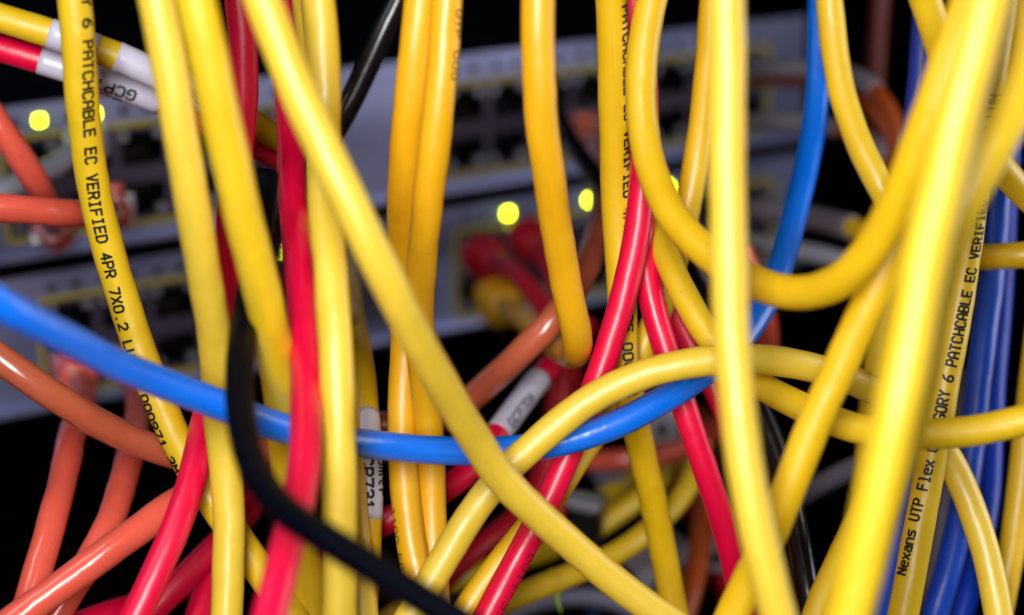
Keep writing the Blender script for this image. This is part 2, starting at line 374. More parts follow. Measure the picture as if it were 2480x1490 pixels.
# ------------------------------------------------------------------ the cables
CABLES = [
 ('Y1', 'yellow', 6.3, None, 0.016, 'yellow cable printed VERIFIED 4PR 7X0.2, sloping down the left side',
  {'texts': [('CATEGORY 6 PATCHCABLE EC VERIFIED 4PR 7X0.2 LUM00 000971.3M', 58.8, 1, [(7, -55), (22, -22), (29, -3), (36.5, 6), (42, 20), (53.5, 50)], 0, 1.86, 2.0, 0.47, 'ink', 0.06)]},
  [(-82.4,-25.6,1215.2),(-82.1,-25.5,1208.1),(-81.9,-25.4,1201.1),(-81.6,-25.3,1194),(-81.3,-25.2,1187),(-81.1,-25.1,1179.9),(-80.8,-25,1172.8),(-80.5,-24.9,1165.8),(-80.3,-24.8,1158.7),(-80,-24.7,1151.7),(-79.7,-24.6,1144.6),(-79.4,-24.6,1137.6),(-79.5,-23.9,1130.6),(-79.7,-22.7,1123.6),(-79.7,-21.1,1116.7),(-79.6,-19.4,1109.9),(-79.1,-18,1103),(-78.1,-17,1096),(-76.8,-16.4,1089.1),(-75.2,-16.3,1082.3),(-73.3,-16.8,1075.5),(-71.1,-17.7,1068.8),(-68.7,-18.8,1062.3),(-65.9,-19.9,1055.9),(-62.8,-20.9,1049.6),(-59.1,-22,1043.7),(-55.2,-23.3,1038),(-51.1,-25.7,1032.7),(-47,-29.5,1028.4),(-43,-33.3,1024.1),(-38.9,-37.1,1019.7),(-34.9,-40.9,1015.4),(-30.8,-44.8,1011.1),(-26.8,-48.6,1006.8),(-22.7,-52.5,1002.5),(-18.7,-56.3,998.1),(-14.6,-60.2,993.8),(-10.6,-64,989.5),(-6.5,-67.9,985.2),(-2.5,-71.7,980.9)]),
 ('C1', 'yellow', 6.0, 1, 0.016, 'yellow cable with white wrap labels crossing the upper left corner',
  {'wraps': [(84.0, 88.0, 0.13), (92.0, 94.0, 0.13), (98.0, 119.4, 0.13)], 'texts': [('5.0mtr', 121.8, -1, 10, 10, 2.3, 2.3, 0.42, 'brown_ink', 0.2), ('GC7', 122.0, -1, 75, 75, 2.3, 2.3, 0.5, 'ink', 0.2)]},
  [(-174.3,21.3,1154.7),(-167.6,21.1,1152.6),(-160.9,20.9,1150.5),(-154.2,20.6,1148.4),(-147.5,20.4,1146.3),(-140.8,20.2,1144.2),(-134.1,20,1142.1),(-127.4,19.8,1140),(-120.7,19.6,1137.9),(-114,19.4,1135.8),(-107.3,19.2,1133.7),(-100.6,18.9,1131.6),(-93.9,18.9,1129.5),(-87.3,19.2,1127.1),(-80.8,20,1124.5),(-74.7,21.4,1121.3),(-69,23.7,1117.9),(-64,27.1,1114.3),(-59.6,31.3,1110.8),(-55.8,36.1,1107.3),(-52.9,41.6,1104.1),(-50.8,47.6,1101.2),(-49.6,54,1098.4),(-49,60.4,1095.7),(-48.6,66.9,1092.9),(-48.4,73.3,1090.1),(-48.3,79.6,1087),(-48.3,85.8,1083.7),(-48.4,91.8,1080.1),(-48.7,97.9,1076.5),(-49.1,104.1,1073.2),(-49.5,110.3,1070),(-50.1,116.7,1067),(-50.6,123,1064.1),(-51.2,129.4,1061.3),(-51.9,135.9,1058.5),(-52.5,142.4,1055.9),(-53.2,148.9,1053.4),(-53.9,155.5,1050.9),(-54.6,162,1048.6),(-55.3,168.6,1046.3),(-56,175.3,1044),(-56.8,181.9,1041.8),(-57.5,188.4,1039.3)]),
 ('C2', 'red', 5.6, 1, 0.009, 'red cable with white label reading GCP7 upside down, upper left',
  {'wraps': [(82.0, 108.2, 0.13)], 'texts': [('GCP731', 102.1, -1, 22, 22, 2.25, 2.1, 0.52, 'ink', 0.2), ('0.5mtr', 100.1, -1, 82, 82, 2.1, 1.9, 0.4, 'ink', 0.2)]},
  [(-176.5,25.2,1147.1),(-169.7,25.2,1145),(-163,25.2,1142.9),(-156.2,25.3,1140.8),(-149.5,25.3,1138.7),(-142.7,25.3,1136.6),(-135.9,25.3,1134.5),(-129.2,25.3,1132.5),(-122.4,25.3,1130.4),(-115.7,25.3,1128.3),(-108.9,25.3,1126.2),(-102.1,25.3,1124.1),(-95.4,25.7,1121.9),(-88.8,26.6,1119.5),(-82.5,28.2,1116.8),(-76.5,30.7,1114),(-71.3,34.2,1110.8),(-66.5,38.2,1107.4),(-61.9,42.2,1103.9),(-57.4,46.3,1100.3),(-54.3,51.6,1096.9),(-52.7,57.7,1093.7),(-52.1,64.1,1090.6),(-52,70.4,1087.5),(-52.2,76.8,1084.4),(-52.5,82.9,1080.8),(-52.9,88.6,1076.8),(-53.5,94.2,1072.5),(-54.3,100,1068.4),(-55.1,106,1064.8),(-56,112.1,1061.4),(-57,118.3,1058.1),(-57.9,124.6,1055),(-58.9,131,1052.1),(-59.8,137.4,1049.2),(-60.7,143.9,1046.6),(-61.6,150.4,1044),(-62.5,156.9,1041.4),(-63.4,163.4,1038.7),(-64.3,169.8,1035.9),(-65.2,176.2,1032.9),(-66.1,182.5,1029.9),(-67,188.7,1026.5)]),
 ('Y2', 'pale_yellow', 6.1, None, 0.016, 'blurred yellow cable left of the near pair, dipping behind the blue cable',
  {},
  [(-71.3,-49.7,1218.5),(-70.1,-50.7,1211.8),(-68.9,-51.6,1205.1),(-67.7,-52.5,1198.3),(-66.5,-53.5,1191.6),(-65.3,-54.4,1184.8),(-64.1,-55.3,1178.1),(-62.9,-56.3,1171.3),(-61.7,-57.2,1164.6),(-60.4,-58.1,1157.8),(-59.2,-59.1,1151.1),(-58,-60.2,1144.4),(-56.9,-60.6,1137.6),(-56.1,-60.6,1130.7),(-55.4,-60,1123.8),(-54.8,-58.9,1117),(-54.4,-57.2,1110.3),(-54,-54.9,1103.8),(-53.8,-52.2,1097.5),(-53.6,-49.1,1091.3),(-53.6,-45.9,1085.2),(-53.9,-42.8,1079),(-54.3,-40.1,1072.6),(-54.4,-38.4,1065.9),(-54,-38.1,1059),(-53.5,-39,1052.2),(-53.3,-40.6,1045.5),(-53.5,-42.6,1038.9),(-53.7,-44.6,1032.3),(-54,-46.7,1025.6),(-54.3,-48.7,1019),(-54.6,-50.7,1012.4),(-54.9,-52.8,1005.8),(-55.2,-54.8,999.2),(-55.5,-56.8,992.6),(-55.8,-58.8,986),(-56.1,-60.9,979.4),(-56.4,-62.9,972.8),(-56.7,-64.9,966.2),(-56.9,-67,959.6)]),
 ('Y3', 'yellow', 6.5, None, 0.016, 'thick blurred yellow cable right of the near pair, fading out beside the pink-red cable',
  {},
  [(-61.7,-76.6,1221.5),(-60.5,-76.4,1214.6),(-59.4,-76.2,1207.6),(-58.2,-76,1200.7),(-57.1,-75.8,1193.7),(-55.9,-75.6,1186.8),(-54.7,-75.4,1179.8),(-53.6,-75.2,1172.9),(-52.4,-75,1165.9),(-51.2,-74.8,1159),(-50.1,-74.6,1152),(-48.9,-74.5,1145.1),(-47.9,-73.8,1138.1),(-46.9,-72.8,1131.2),(-45.9,-71.5,1124.4),(-45,-69.9,1117.6),(-44.1,-67.8,1110.9),(-43.2,-65.3,1104.3),(-42.5,-62.4,1097.9),(-41.9,-59.1,1091.7),(-41.6,-55.4,1085.7),(-41.6,-51.4,1080),(-41.7,-47.1,1074.4),(-42,-43,1068.6),(-42.2,-39.4,1062.6),(-42.3,-36.3,1056.2),(-42,-33.8,1049.6),(-41.3,-31.9,1042.9),(-40.6,-30.4,1036),(-40,-29.4,1029.1),(-39.7,-29.1,1022.1),(-39.4,-28.7,1015),(-39.1,-28.3,1008),(-38.8,-27.9,1001),(-38.5,-27.5,993.9),(-38.2,-27.1,986.9),(-37.9,-26.7,979.8),(-37.6,-26.3,972.8),(-37.3,-25.9,965.8),(-37,-25.5,958.7),(-36.7,-25.1,951.7)]),
 ('R1', 'red', 5.6, None, 0.009, 'red cable from top left that runs out at the bottom left over orange cables',
  {},
  [(-58.6,8.3,1210.9),(-58,7,1203.9),(-57.4,5.8,1197),(-56.8,4.5,1190),(-56.2,3.2,1183.1),(-55.6,2,1176.1),(-55,0.7,1169.2),(-54.3,-0.6,1162.3),(-53.7,-1.8,1155.3),(-53.1,-3.1,1148.4),(-52.5,-4.4,1141.4),(-51.8,-5.7,1134.5),(-51.6,-6.5,1127.5),(-51.9,-7,1120.4),(-52.8,-7,1113.4),(-54.1,-6.5,1106.4),(-55.3,-5.2,1099.6),(-56.1,-3.6,1092.7),(-56.2,-2,1085.8),(-56.1,-1,1078.8),(-56.5,-2.1,1071.9),(-57.8,-6.1,1066.3),(-59,-12.3,1063.1),(-59.7,-19.1,1061.2),(-60,-25.8,1059.1),(-60.3,-32.1,1055.9),(-61.2,-37.8,1051.8),(-62.8,-42.9,1047.2),(-65.1,-47.4,1042.2),(-67.7,-51.3,1036.9),(-70.6,-54.6,1031.3),(-73.5,-57.9,1025.8),(-76.4,-61.2,1020.2),(-79.3,-64.5,1014.6),(-82.1,-67.9,1009.1),(-85,-71.2,1003.5),(-87.9,-74.5,998),(-90.8,-77.9,992.4),(-93.7,-81.2,986.9),(-96.5,-84.5,981.3),(-99.4,-87.9,975.8)]),
 ('Y4', 'pale_yellow', 6.0, None, 0.016, 'pale yellow cable running diagonally from top left to the bottom centre',
  {},
  [(-64.9,-54.3,1215),(-62.4,-56.2,1208.7),(-59.9,-58.2,1202.4),(-57.4,-60.1,1196.2),(-55,-62,1189.9),(-52.5,-63.9,1183.7),(-50,-65.9,1177.4),(-47.5,-67.8,1171.2),(-45.1,-69.7,1164.9),(-42.6,-71.6,1158.6),(-40.1,-73.6,1152.4),(-37.6,-75.5,1146.1),(-35.1,-77.4,1139.9),(-32.4,-79.3,1133.7),(-29.5,-81,1127.6),(-26.5,-82.4,1121.5),(-23.6,-83,1115.1),(-20.9,-82.2,1108.7),(-18.5,-80,1102.5),(-16.4,-76.8,1096.7),(-14.4,-73.1,1091),(-12.4,-69.2,1085.6),(-10.4,-65.3,1080.2),(-8.2,-61.5,1074.7),(-5.8,-57.9,1069.2),(-3.1,-54.9,1063.5),(0.4,-52.3,1058),(4.6,-50.1,1052.8),(9.1,-48.5,1047.8),(13.9,-47.5,1042.8),(19,-47.1,1038),(24.5,-47.2,1033.6),(30.2,-47.8,1029.6),(35.9,-48.2,1025.6),(41.5,-48.7,1021.5),(47.2,-49.2,1017.4),(52.9,-49.7,1013.4),(58.5,-50.2,1009.3),(64.2,-50.7,1005.2),(69.9,-51.2,1001.2),(75.6,-51.6,997.1),(81.2,-52.1,993),(86.9,-52.6,989)]),
 ('R2', 'red', 5.6, None, 0.009, 'pinkish red cable hanging in front, passing behind the black cable',
  {},
  [(-56.9,49,1203.3),(-56.1,46.6,1196.7),(-55.2,44.3,1190.2),(-54.4,41.9,1183.6),(-53.5,39.6,1177),(-52.7,37.2,1170.4),(-51.8,34.8,1163.9),(-51,32.5,1157.3),(-50.1,30.1,1150.7),(-49.2,27.8,1144.1),(-48.4,25.4,1137.5),(-47.6,23.1,1130.9),(-46.7,20.3,1124.6),(-45.8,16.4,1118.7),(-45.1,11.5,1113.8),(-44.4,5.9,1109.6),(-43.8,-0.3,1106.3),(-43.1,-6.7,1103.4),(-42.2,-13.2,1100.8),(-41.3,-19.7,1098.5),(-40.3,-26.3,1096.1),(-39.3,-32.9,1093.8),(-38.4,-39.5,1091.5),(-37.6,-46.1,1089.2),(-36.8,-52.7,1086.9),(-36,-59.2,1084.4),(-35.3,-65.7,1081.8),(-34.8,-72.2,1079.2),(-34.4,-78.7,1076.5),(-34.4,-85.1,1073.4),(-34.9,-91.3,1070.2),(-35.7,-97.6,1067.2),(-36.4,-104.1,1064.4),(-37.3,-110,1060.9),(-38.2,-116.1,1057.3),(-39.1,-122.1,1053.9),(-40,-128.2,1050.4),(-40.9,-134.2,1046.9),(-41.8,-140.3,1043.4),(-42.7,-146.3,1039.9),(-43.6,-152.4,1036.4),(-44.5,-158.4,1033),(-45.4,-164.5,1029.5),(-46.3,-170.5,1026)]),
 ('Y5', 'yellow', 5.6, None, 0.016, 'shaded yellow cable seen briefly at the top behind the diagonal cable',
  {},
  [(-59.1,44,1204.9),(-57.9,43.3,1198.1),(-56.8,42.6,1191.3),(-55.6,42,1184.5),(-54.4,41.3,1177.7),(-53.3,40.6,1170.9),(-52.1,39.9,1164.1),(-50.9,39.2,1157.3),(-49.8,38.5,1150.5),(-48.6,37.8,1143.7),(-47.4,37.1,1136.9),(-46.2,36.2,1130.1),(-45.2,36.1,1123.3),(-44.2,36.7,1116.4),(-43.4,37.7,1109.6),(-42.7,38.6,1102.8),(-42.3,38.6,1095.9),(-41.6,37.1,1089.2),(-40.8,34.2,1082.9),(-40,30.7,1077),(-39.1,26.8,1071.3),(-38.4,22.6,1065.8),(-37.7,18.6,1060.2),(-37.2,15,1054.3),(-36.9,11.8,1048.2),(-36.6,8.8,1041.9),(-36.4,5.6,1035.8),(-36.3,2.3,1029.7),(-36.2,-1.2,1023.7),(-36.2,-4.6,1017.6),(-36.2,-7.6,1011.4),(-36.1,-10.8,1005.3),(-36.1,-14,999.1),(-36.1,-17.2,992.9),(-36.1,-20.3,986.8),(-36,-23.5,980.6),(-36,-26.7,974.4),(-36,-29.9,968.3),(-36,-33,962.1),(-35.9,-36.2,955.9),(-35.9,-39.4,949.8)]),
 ('Y6', 'pale_yellow', 6.0, None, 0.016, 'pale yellow vertical cable just right of the pinkish red cable',
  {},
  [(-42.4,-6.9,1212.2),(-41.7,-8.9,1205.6),(-41,-11,1199),(-40.3,-13,1192.4),(-39.5,-15,1185.9),(-38.8,-17.1,1179.3),(-38.1,-19.1,1172.7),(-37.4,-21.1,1166.1),(-36.6,-23.2,1159.6),(-35.9,-25.2,1153),(-35.2,-27.3,1146.4),(-34.4,-29.3,1139.9),(-33.9,-31.4,1133.3),(-33.7,-33.7,1126.8),(-33.7,-36.8,1120.6),(-33.6,-40.7,1114.9),(-33.2,-45.3,1109.8),(-32.4,-50.2,1105),(-31.5,-54.9,1100),(-30.9,-59.1,1094.5),(-30.3,-62.7,1088.6),(-30,-65.5,1082.3),(-29.8,-67.6,1075.7),(-29.7,-69,1068.9),(-29.7,-70,1062.1),(-29.8,-70.7,1055.2),(-30,-71.4,1048.3),(-30.2,-72.3,1041.4),(-30.3,-73.1,1034.6),(-30.5,-73.9,1027.7),(-30.7,-74.7,1020.8),(-30.8,-75.5,1014),(-31,-76.3,1007.1),(-31.2,-77.2,1000.2),(-31.3,-78,993.4),(-31.5,-78.8,986.5),(-31.7,-79.6,979.6),(-31.8,-80.4,972.8)]),
 ('Y7', 'pale_yellow', 6.0, None, 0.016, 'yellow cable tucked behind the pale vertical one, beside the P731 label',
  {},
  [(-42.3,6.2,1211.2),(-41.8,4.8,1204.3),(-41.3,3.5,1197.4),(-40.8,2.1,1190.5),(-40.3,0.8,1183.6),(-39.8,-0.6,1176.7),(-39.3,-1.9,1169.7),(-38.8,-3.2,1162.8),(-38.3,-4.6,1155.9),(-37.8,-5.9,1149),(-37.3,-7.3,1142.1),(-36.8,-8.7,1135.2),(-36.4,-9.8,1128.2),(-36.3,-10.9,1121.2),(-36.4,-12.3,1114.3),(-36.4,-14,1107.5),(-36,-15.9,1100.7),(-35.4,-18,1094),(-34.7,-20.1,1087.3),(-34,-22.2,1080.5),(-33.4,-24.1,1073.8),(-32.7,-25.8,1066.9),(-32.1,-27.4,1060.1),(-31.5,-29.1,1053.3),(-30.8,-31.1,1046.5),(-30.1,-33.7,1040),(-29.3,-36.8,1033.7),(-28.5,-40.1,1027.5),(-27.7,-43.3,1021.3),(-26.9,-46.5,1015),(-26.1,-49.8,1008.8),(-25.3,-53.1,1002.6),(-24.5,-56.3,996.4),(-23.7,-59.6,990.2),(-22.9,-62.8,984),(-22.1,-66.1,977.7),(-21.2,-69.3,971.5),(-20.4,-72.6,965.3)]),
 ('Y8', 'deep_yellow', 5.2, 0, 0.016, 'olive yellow cable carrying the white label P731',
  {'wraps': [(202.9, 224.1, 0.13)], 'texts': [('GCP731', 210.3, 1, 2, 2, 2.05, 2.2, 0.52, 'ink', 0.2), ('10mtr', 210.3, 1, -66, -66, 2.0, 1.8, 0.4, 'ink', 0.2)]},
  [(-48.4,186,1038.3),(-47.8,179.2,1039.3),(-47.3,172.3,1040.6),(-46.7,165.5,1041.8),(-46.2,158.6,1043.1),(-45.6,151.8,1044.3),(-45.1,144.9,1045.5),(-44.5,138.1,1046.7),(-43.9,131.2,1047.9),(-43.3,124.4,1049.1),(-42.7,117.5,1050.2),(-42.1,110.7,1051.4),(-41.5,103.8,1052.5),(-40.9,97,1053.6),(-40.3,90.1,1054.7),(-39.7,83.2,1055.8),(-39.1,76.4,1056.8),(-38.5,69.5,1057.8),(-37.8,62.6,1058.7),(-37.1,55.7,1059.6),(-36.3,48.8,1060.3),(-35.6,41.9,1061),(-34.8,35.1,1061.7),(-34,28.2,1062.3),(-33.1,21.2,1062.8),(-32.3,14.3,1063.1),(-31.4,7.4,1063.3),(-30.6,0.5,1063.2),(-29.8,-6.3,1062.1),(-29.1,-12.6,1059.2),(-28.5,-17.3,1054.2),(-28.2,-20.5,1048),(-28.1,-23.1,1041.5),(-28.3,-25.8,1035.1),(-28.6,-29,1028.9),(-28.9,-32.2,1022.7),(-29.2,-35.5,1016.6),(-29.5,-38.7,1010.4),(-29.8,-42,1004.3),(-30.1,-45.2,998.1),(-30.4,-48.5,991.9),(-30.7,-51.7,985.8),(-31,-55,979.6),(-31.3,-58.2,973.4),(-31.6,-61.5,967.3),(-31.9,-64.8,961.1)]),
 ('Y9', 'golden', 5.8, None, 0.018, 'golden cable, left of the two hanging side by side in the middle',
  {'texts': [('1100 EC', 180.8, 1, 62, 62, 1.8, 1.7, 0.2, 'brown_ink', 0.06)]},
  [(-7.5,-16.3,1214.2),(-8.4,-17.3,1207.3),(-9.2,-18.4,1200.5),(-10.1,-19.4,1193.6),(-11,-20.4,1186.7),(-11.9,-21.4,1179.9),(-12.8,-22.4,1173),(-13.6,-23.4,1166.1),(-14.5,-24.4,1159.2),(-15.4,-25.4,1152.4),(-16.3,-26.4,1145.5),(-17.2,-27.6,1138.7),(-18,-27.9,1131.7),(-18.8,-27.1,1124.8),(-19.6,-25.5,1118.1),(-20.3,-23.1,1111.5),(-20.8,-20.1,1105.2),(-21.1,-16.4,1099.3),(-21.3,-12.8,1093.3),(-21.2,-10.1,1086.9),(-21.2,-8.7,1080),(-21.3,-8.9,1073),(-21.6,-10.4,1066.2),(-21.9,-12.9,1059.7),(-21.8,-16.1,1053.5),(-21.4,-19.6,1047.4),(-20.7,-23.1,1041.4),(-19.6,-26.7,1035.5),(-18.2,-30.2,1029.6),(-16.5,-33.3,1023.5),(-14.9,-36.5,1017.5),(-13.2,-39.7,1011.5),(-11.6,-42.9,1005.5),(-10,-46.1,999.5),(-8.3,-49.3,993.5),(-6.7,-52.5,987.5),(-5.1,-55.7,981.5),(-3.4,-58.9,975.5),(-1.8,-62.1,969.5),(-0.2,-65.3,963.5)]),
 ('Y10', 'golden', 5.8, None, 0.018, 'golden cable, right of the two hanging side by side in the middle',
  {'texts': [('UTP 000', 74.0, 1, -58, -58, 1.8, 1.7, 0.22, 'brown_ink', 0.06)]},
  [(-7.4,-14.4,1214.1),(-7.8,-16,1207.3),(-8.2,-17.5,1200.6),(-8.6,-19.1,1193.8),(-9.1,-20.7,1187),(-9.5,-22.2,1180.2),(-9.9,-23.8,1173.5),(-10.3,-25.4,1166.7),(-10.7,-26.9,1159.9),(-11.2,-28.5,1153.2),(-11.6,-30.1,1146.4),(-12,-31.7,1139.6),(-12.5,-33,1132.8),(-13.2,-33.7,1125.9),(-13.9,-33.6,1119),(-14.8,-32.4,1112.2),(-15.6,-30.2,1105.7),(-16.4,-27.2,1099.4),(-17.1,-24.2,1093.2),(-17.7,-21.7,1086.7),(-18,-19.5,1080.1),(-17.8,-17.6,1073.4),(-17.3,-16.2,1066.6),(-16.7,-15.4,1059.7),(-16.3,-15.6,1052.8),(-16.1,-16.7,1045.9),(-15.9,-18.5,1039.2),(-15.7,-21.1,1032.7),(-15.4,-24.3,1026.5),(-15,-27.4,1020.3),(-14.7,-30.6,1014.1),(-14.4,-33.8,1007.9),(-14,-36.9,1001.8),(-13.7,-40.1,995.6),(-13.4,-43.3,989.4),(-13,-46.5,983.2),(-12.7,-49.7,977),(-12.4,-52.8,970.8),(-12.1,-56,964.6),(-11.7,-59.2,958.4)]),
 ('Y11', 'golden', 6.0, 1, 0, 'golden cable that kinks sharply and turns back to its yellow plug',
  {'kink': 218.4, 'big': 1},
  [(5.1,-31.3,1216.8),(5.1,-31.4,1214.9),(5.1,-31.6,1212.9),(5.1,-31.8,1210.9),(5.1,-32,1208.9),(5,-32.2,1206.9),(5,-32.3,1204.9),(5,-32.5,1202.9),(5,-32.7,1200.9),(5,-32.9,1198.9),(5,-33.1,1197),(5,-33.2,1195),(4.9,-33.4,1193),(4.9,-33.6,1191),(4.9,-33.8,1189),(4.9,-33.9,1187),(4.9,-34.1,1185),(4.9,-34.3,1183),(4.9,-34.5,1181),(4.9,-34.7,1179.1),(4.8,-34.8,1177.1),(4.8,-35,1175.1),(4.8,-35.2,1173.1),(4.8,-35.4,1171.1),(4.8,-35.5,1169.1),(4.8,-35.7,1167.1),(4.8,-35.9,1165.1),(4.7,-36.1,1163.2),(4.7,-36.3,1161.2),(4.7,-36.4,1159.2),(4.7,-36.6,1157.2),(4.7,-36.8,1155.2),(4.7,-37,1153.2),(4.7,-37.1,1151.2),(4.6,-37.3,1149.2),(4.6,-37.5,1147.2),(4.6,-37.8,1145.3),(4.6,-38.1,1143.3),(4.6,-38.3,1141.3),(4.6,-38.4,1139.3),(4.6,-38.4,1137.3),(4.6,-38.4,1135.3),(4.7,-38.4,1133.3),(4.7,-38.3,1131.3),(4.9,-38.2,1129.4),(5,-37.9,1127.4),(5.1,-37.5,1125.4),(5.3,-37,1123.5),(5.5,-36.5,1121.6),(5.7,-35.9,1119.7),(6,-35.3,1117.8),(6.2,-34.6,1115.9),(6.5,-34,1114.1),(6.7,-33.2,1112.2),(7,-32.4,1110.4),(7.2,-31.6,1108.6),(7.5,-30.8,1106.8),(7.7,-30,1105),(8,-29.2,1103.2),(8.2,-28.3,1101.4),(8.5,-27.5,1099.6),(8.8,-26.7,1097.8),(9,-25.9,1096),(9.3,-25.1,1094.2),(9.7,-24.4,1092.4),(10,-23.7,1090.5),(10.3,-23,1088.7),(10.7,-22.3,1086.8),(11,-21.7,1085),(11.4,-21,1083.1),(11.7,-20.3,1081.3),(12.1,-19.5,1079.5),(12.4,-18.5,1077.8),(12.6,-17.4,1076.2),(12.8,-16,1074.7),(12.9,-14.4,1073.5),(12.9,-12.7,1072.4),(12.9,-11,1071.5),(12.9,-9.2,1070.7),(12.8,-7.3,1069.9),(12.8,-5.5,1069.1),(12.7,-3.6,1068.4),(12.6,-1.7,1067.7),(12.6,0.1,1067),(12.5,2,1066.3),(12.4,3.9,1065.6),(12.3,5.8,1065),(12.3,7.6,1064.3),(12.2,9.5,1063.7),(12.1,11.4,1063.1),(12,13.4,1062.5),(12,15.3,1062),(11.9,17.2,1061.4),(11.8,19.1,1060.8),(11.7,21,1060.3),(11.6,22.9,1059.8),(11.5,24.9,1059.2),(11.4,26.8,1058.7),(11.3,28.7,1058.2),(11.2,30.6,1057.7),(11,32.6,1057.1),(10.9,34.5,1056.6),(10.8,36.4,1056.1),(10.7,38.3,1055.6),(10.6,40.2,1055.1),(10.4,42.2,1054.6),(10.3,44.1,1054),(10.2,46,1053.5),(10.1,48,1053.1),(9.9,49.9,1052.6),(9.8,51.8,1052.1),(9.7,53.8,1051.6),(9.5,55.7,1051.1),(9.4,57.6,1050.6),(9.3,59.5,1050.1),(9.2,61.5,1049.7),(9,63.4,1049.2),(8.9,65.3,1048.7),(8.7,67.3,1048.2),(8.6,69.2,1047.8),(8.4,71.2,1047.3),(8.3,73.1,1046.8),(8.1,75,1046.4),(7.9,77,1045.9),(7.7,78.9,1045.4),(7.6,80.8,1045),(7.3,82.8,1044.6),(7.1,84.7,1044.1),(6.9,86.6,1043.7),(6.6,88.6,1043.3),(6.4,90.5,1042.9),(6.1,92.5,1042.5),(5.8,94.4,1042.1),(5.6,96.3,1041.7),(5.3,98.3,1041.4),(5,100.2,1041),(4.8,102.2,1040.6),(4.5,104.1,1040.2),(4.3,106,1039.8),(4.1,108,1039.3),(3.8,109.9,1038.9),(3.6,111.8,1038.5),(3.4,113.8,1038),(3.2,115.7,1037.6),(3,117.7,1037.1),(2.9,119.6,1036.7),(2.7,121.5,1036.2),(2.5,123.5,1035.7),(2.3,125.4,1035.3),(2.2,127.3,1034.8),(2,129.3,1034.3),(1.9,131.2,1033.8),(1.7,133.1,1033.4),(1.6,135,1032.9),(1.4,137,1032.4),(1.3,138.9,1031.9),(1.1,140.8,1031.4),(1,142.8,1031),(0.8,144.7,1030.5),(0.6,146.6,1030),(0.5,148.6,1029.6),(0.3,150.5,1029.1),(0.1,152.4,1028.6),(-0,154.4,1028.2),(-0.2,156.3,1027.7),(-0.4,158.2,1027.2),(-0.6,160.2,1026.8),(-0.7,162.1,1026.3),(-0.9,164.1,1025.9),(-1.1,166,1025.4),(-1.3,167.9,1024.9),(-1.4,169.9,1024.5),(-1.6,171.8,1024),(-1.8,173.7,1023.6),(-2,175.7,1023.1),(-2.2,177.6,1022.7),(-2.3,179.5,1022.2),(-2.5,181.5,1021.8),(-2.7,183.4,1021.3),(-2.9,185.3,1020.9),(-3.1,187.3,1020.4),(-3.3,189.2,1020),(-3.4,191.1,1019.5),(-3.6,193.1,1019.1),(-3.8,195,1018.6),(-4,197,1018.2),(-4.2,198.9,1017.7),(-4.4,200.8,1017.3)]),
 ('Y12', 'deep_yellow', 6.0, None, 0.016, 'yellow cable printed VERIFIED along its right edge, behind the crossing reds',
  {'texts': [('PATCHCABLE EC VERIFIED 4PR 7X0.2 1905 000971', 73.2, 1, [(14, -58), (22, -46), (33, -27), (38, -12)], 0, 1.86, 2.0, 0.46, 'ink', 0.06)]},
  [(15.3,-18.6,1211.4),(15.7,-17.4,1204.5),(16,-16.1,1197.5),(16.4,-14.9,1190.6),(16.7,-13.7,1183.6),(17.1,-12.4,1176.7),(17.4,-11.2,1169.8),(17.8,-9.9,1162.8),(18.1,-8.7,1155.9),(18.5,-7.5,1148.9),(18.8,-6.3,1142),(19.2,-5.1,1135),(19.5,-3.4,1128.2),(19.8,-1.7,1121.3),(20.1,-0.1,1114.5),(20.4,1.2,1107.6),(20.7,2.1,1100.6),(21.2,2.3,1093.5),(21.8,1.8,1086.5),(22.2,0.5,1079.6),(22.5,-1,1072.7),(23,-2,1065.7),(24,-1.2,1058.8),(25.3,1,1052.2),(26.8,3.4,1045.8),(28.3,5.6,1039.2),(29.8,7.5,1032.6),(31.2,8.8,1025.8),(32.6,9.4,1018.9),(33.9,9.3,1012),(35.3,8.3,1005.1),(36.7,7.4,998.3),(38.1,6.6,991.4),(39.5,5.7,984.5),(40.9,4.9,977.7),(42.4,4,970.8),(43.8,3.1,963.9),(45.2,2.3,957.1),(46.6,1.4,950.2),(48,0.6,943.3),(49.4,-0.3,936.5)]),
 ('Y13', 'deep_yellow', 6.0, None, 0.016, 'yellow cable drooping in a wide U on the right of centre',
  {},
  [(39.8,17.8,1206.7),(38.5,15.3,1200.3),(37.2,12.7,1194),(36,10.2,1187.7),(34.7,7.7,1181.3),(33.4,5.2,1175),(32.1,2.6,1168.6),(30.9,0.1,1162.3),(29.6,-2.4,1155.9),(28.3,-5,1149.6),(27.1,-7.5,1143.3),(25.7,-10,1136.9),(24.7,-12.7,1130.6),(24.3,-15.6,1124.3),(24.7,-18.9,1118.2),(25.7,-22.9,1112.6),(27.4,-27.8,1108),(29.6,-33.4,1104.6),(32.5,-39.1,1102),(36.2,-44.6,1099.8),(40.4,-49.9,1098.2),(44.5,-55.4,1097.6),(48.3,-61.2,1098.4),(51.8,-66.8,1100.6),(54.9,-71.9,1104.1),(57.7,-75.9,1109),(59.9,-78.9,1114.8),(61.8,-81.1,1121.1),(63.5,-82.7,1127.7),(65.3,-83.5,1134.3),(67.2,-83.5,1141),(69.3,-82.7,1147.6),(71.4,-81.3,1154),(73.6,-80,1160.5),(75.7,-78.7,1167),(77.8,-77.4,1173.5),(80,-76.1,1180),(82.1,-74.9,1186.4),(84.2,-73.6,1192.9),(86.4,-72.3,1199.4),(88.5,-71,1205.9),(90.6,-69.7,1212.4),(92.8,-68.4,1218.9)]),
 ('R3', 'red', 5.3, None, 0.009, 'sharp red cable bending down to the bottom centre, with small print',
  {'texts': [('EC 1100 11', 200.4, -1, -48, -52, 2.1, 1.6, 0.16, 'dark_ink', 0.06)]},
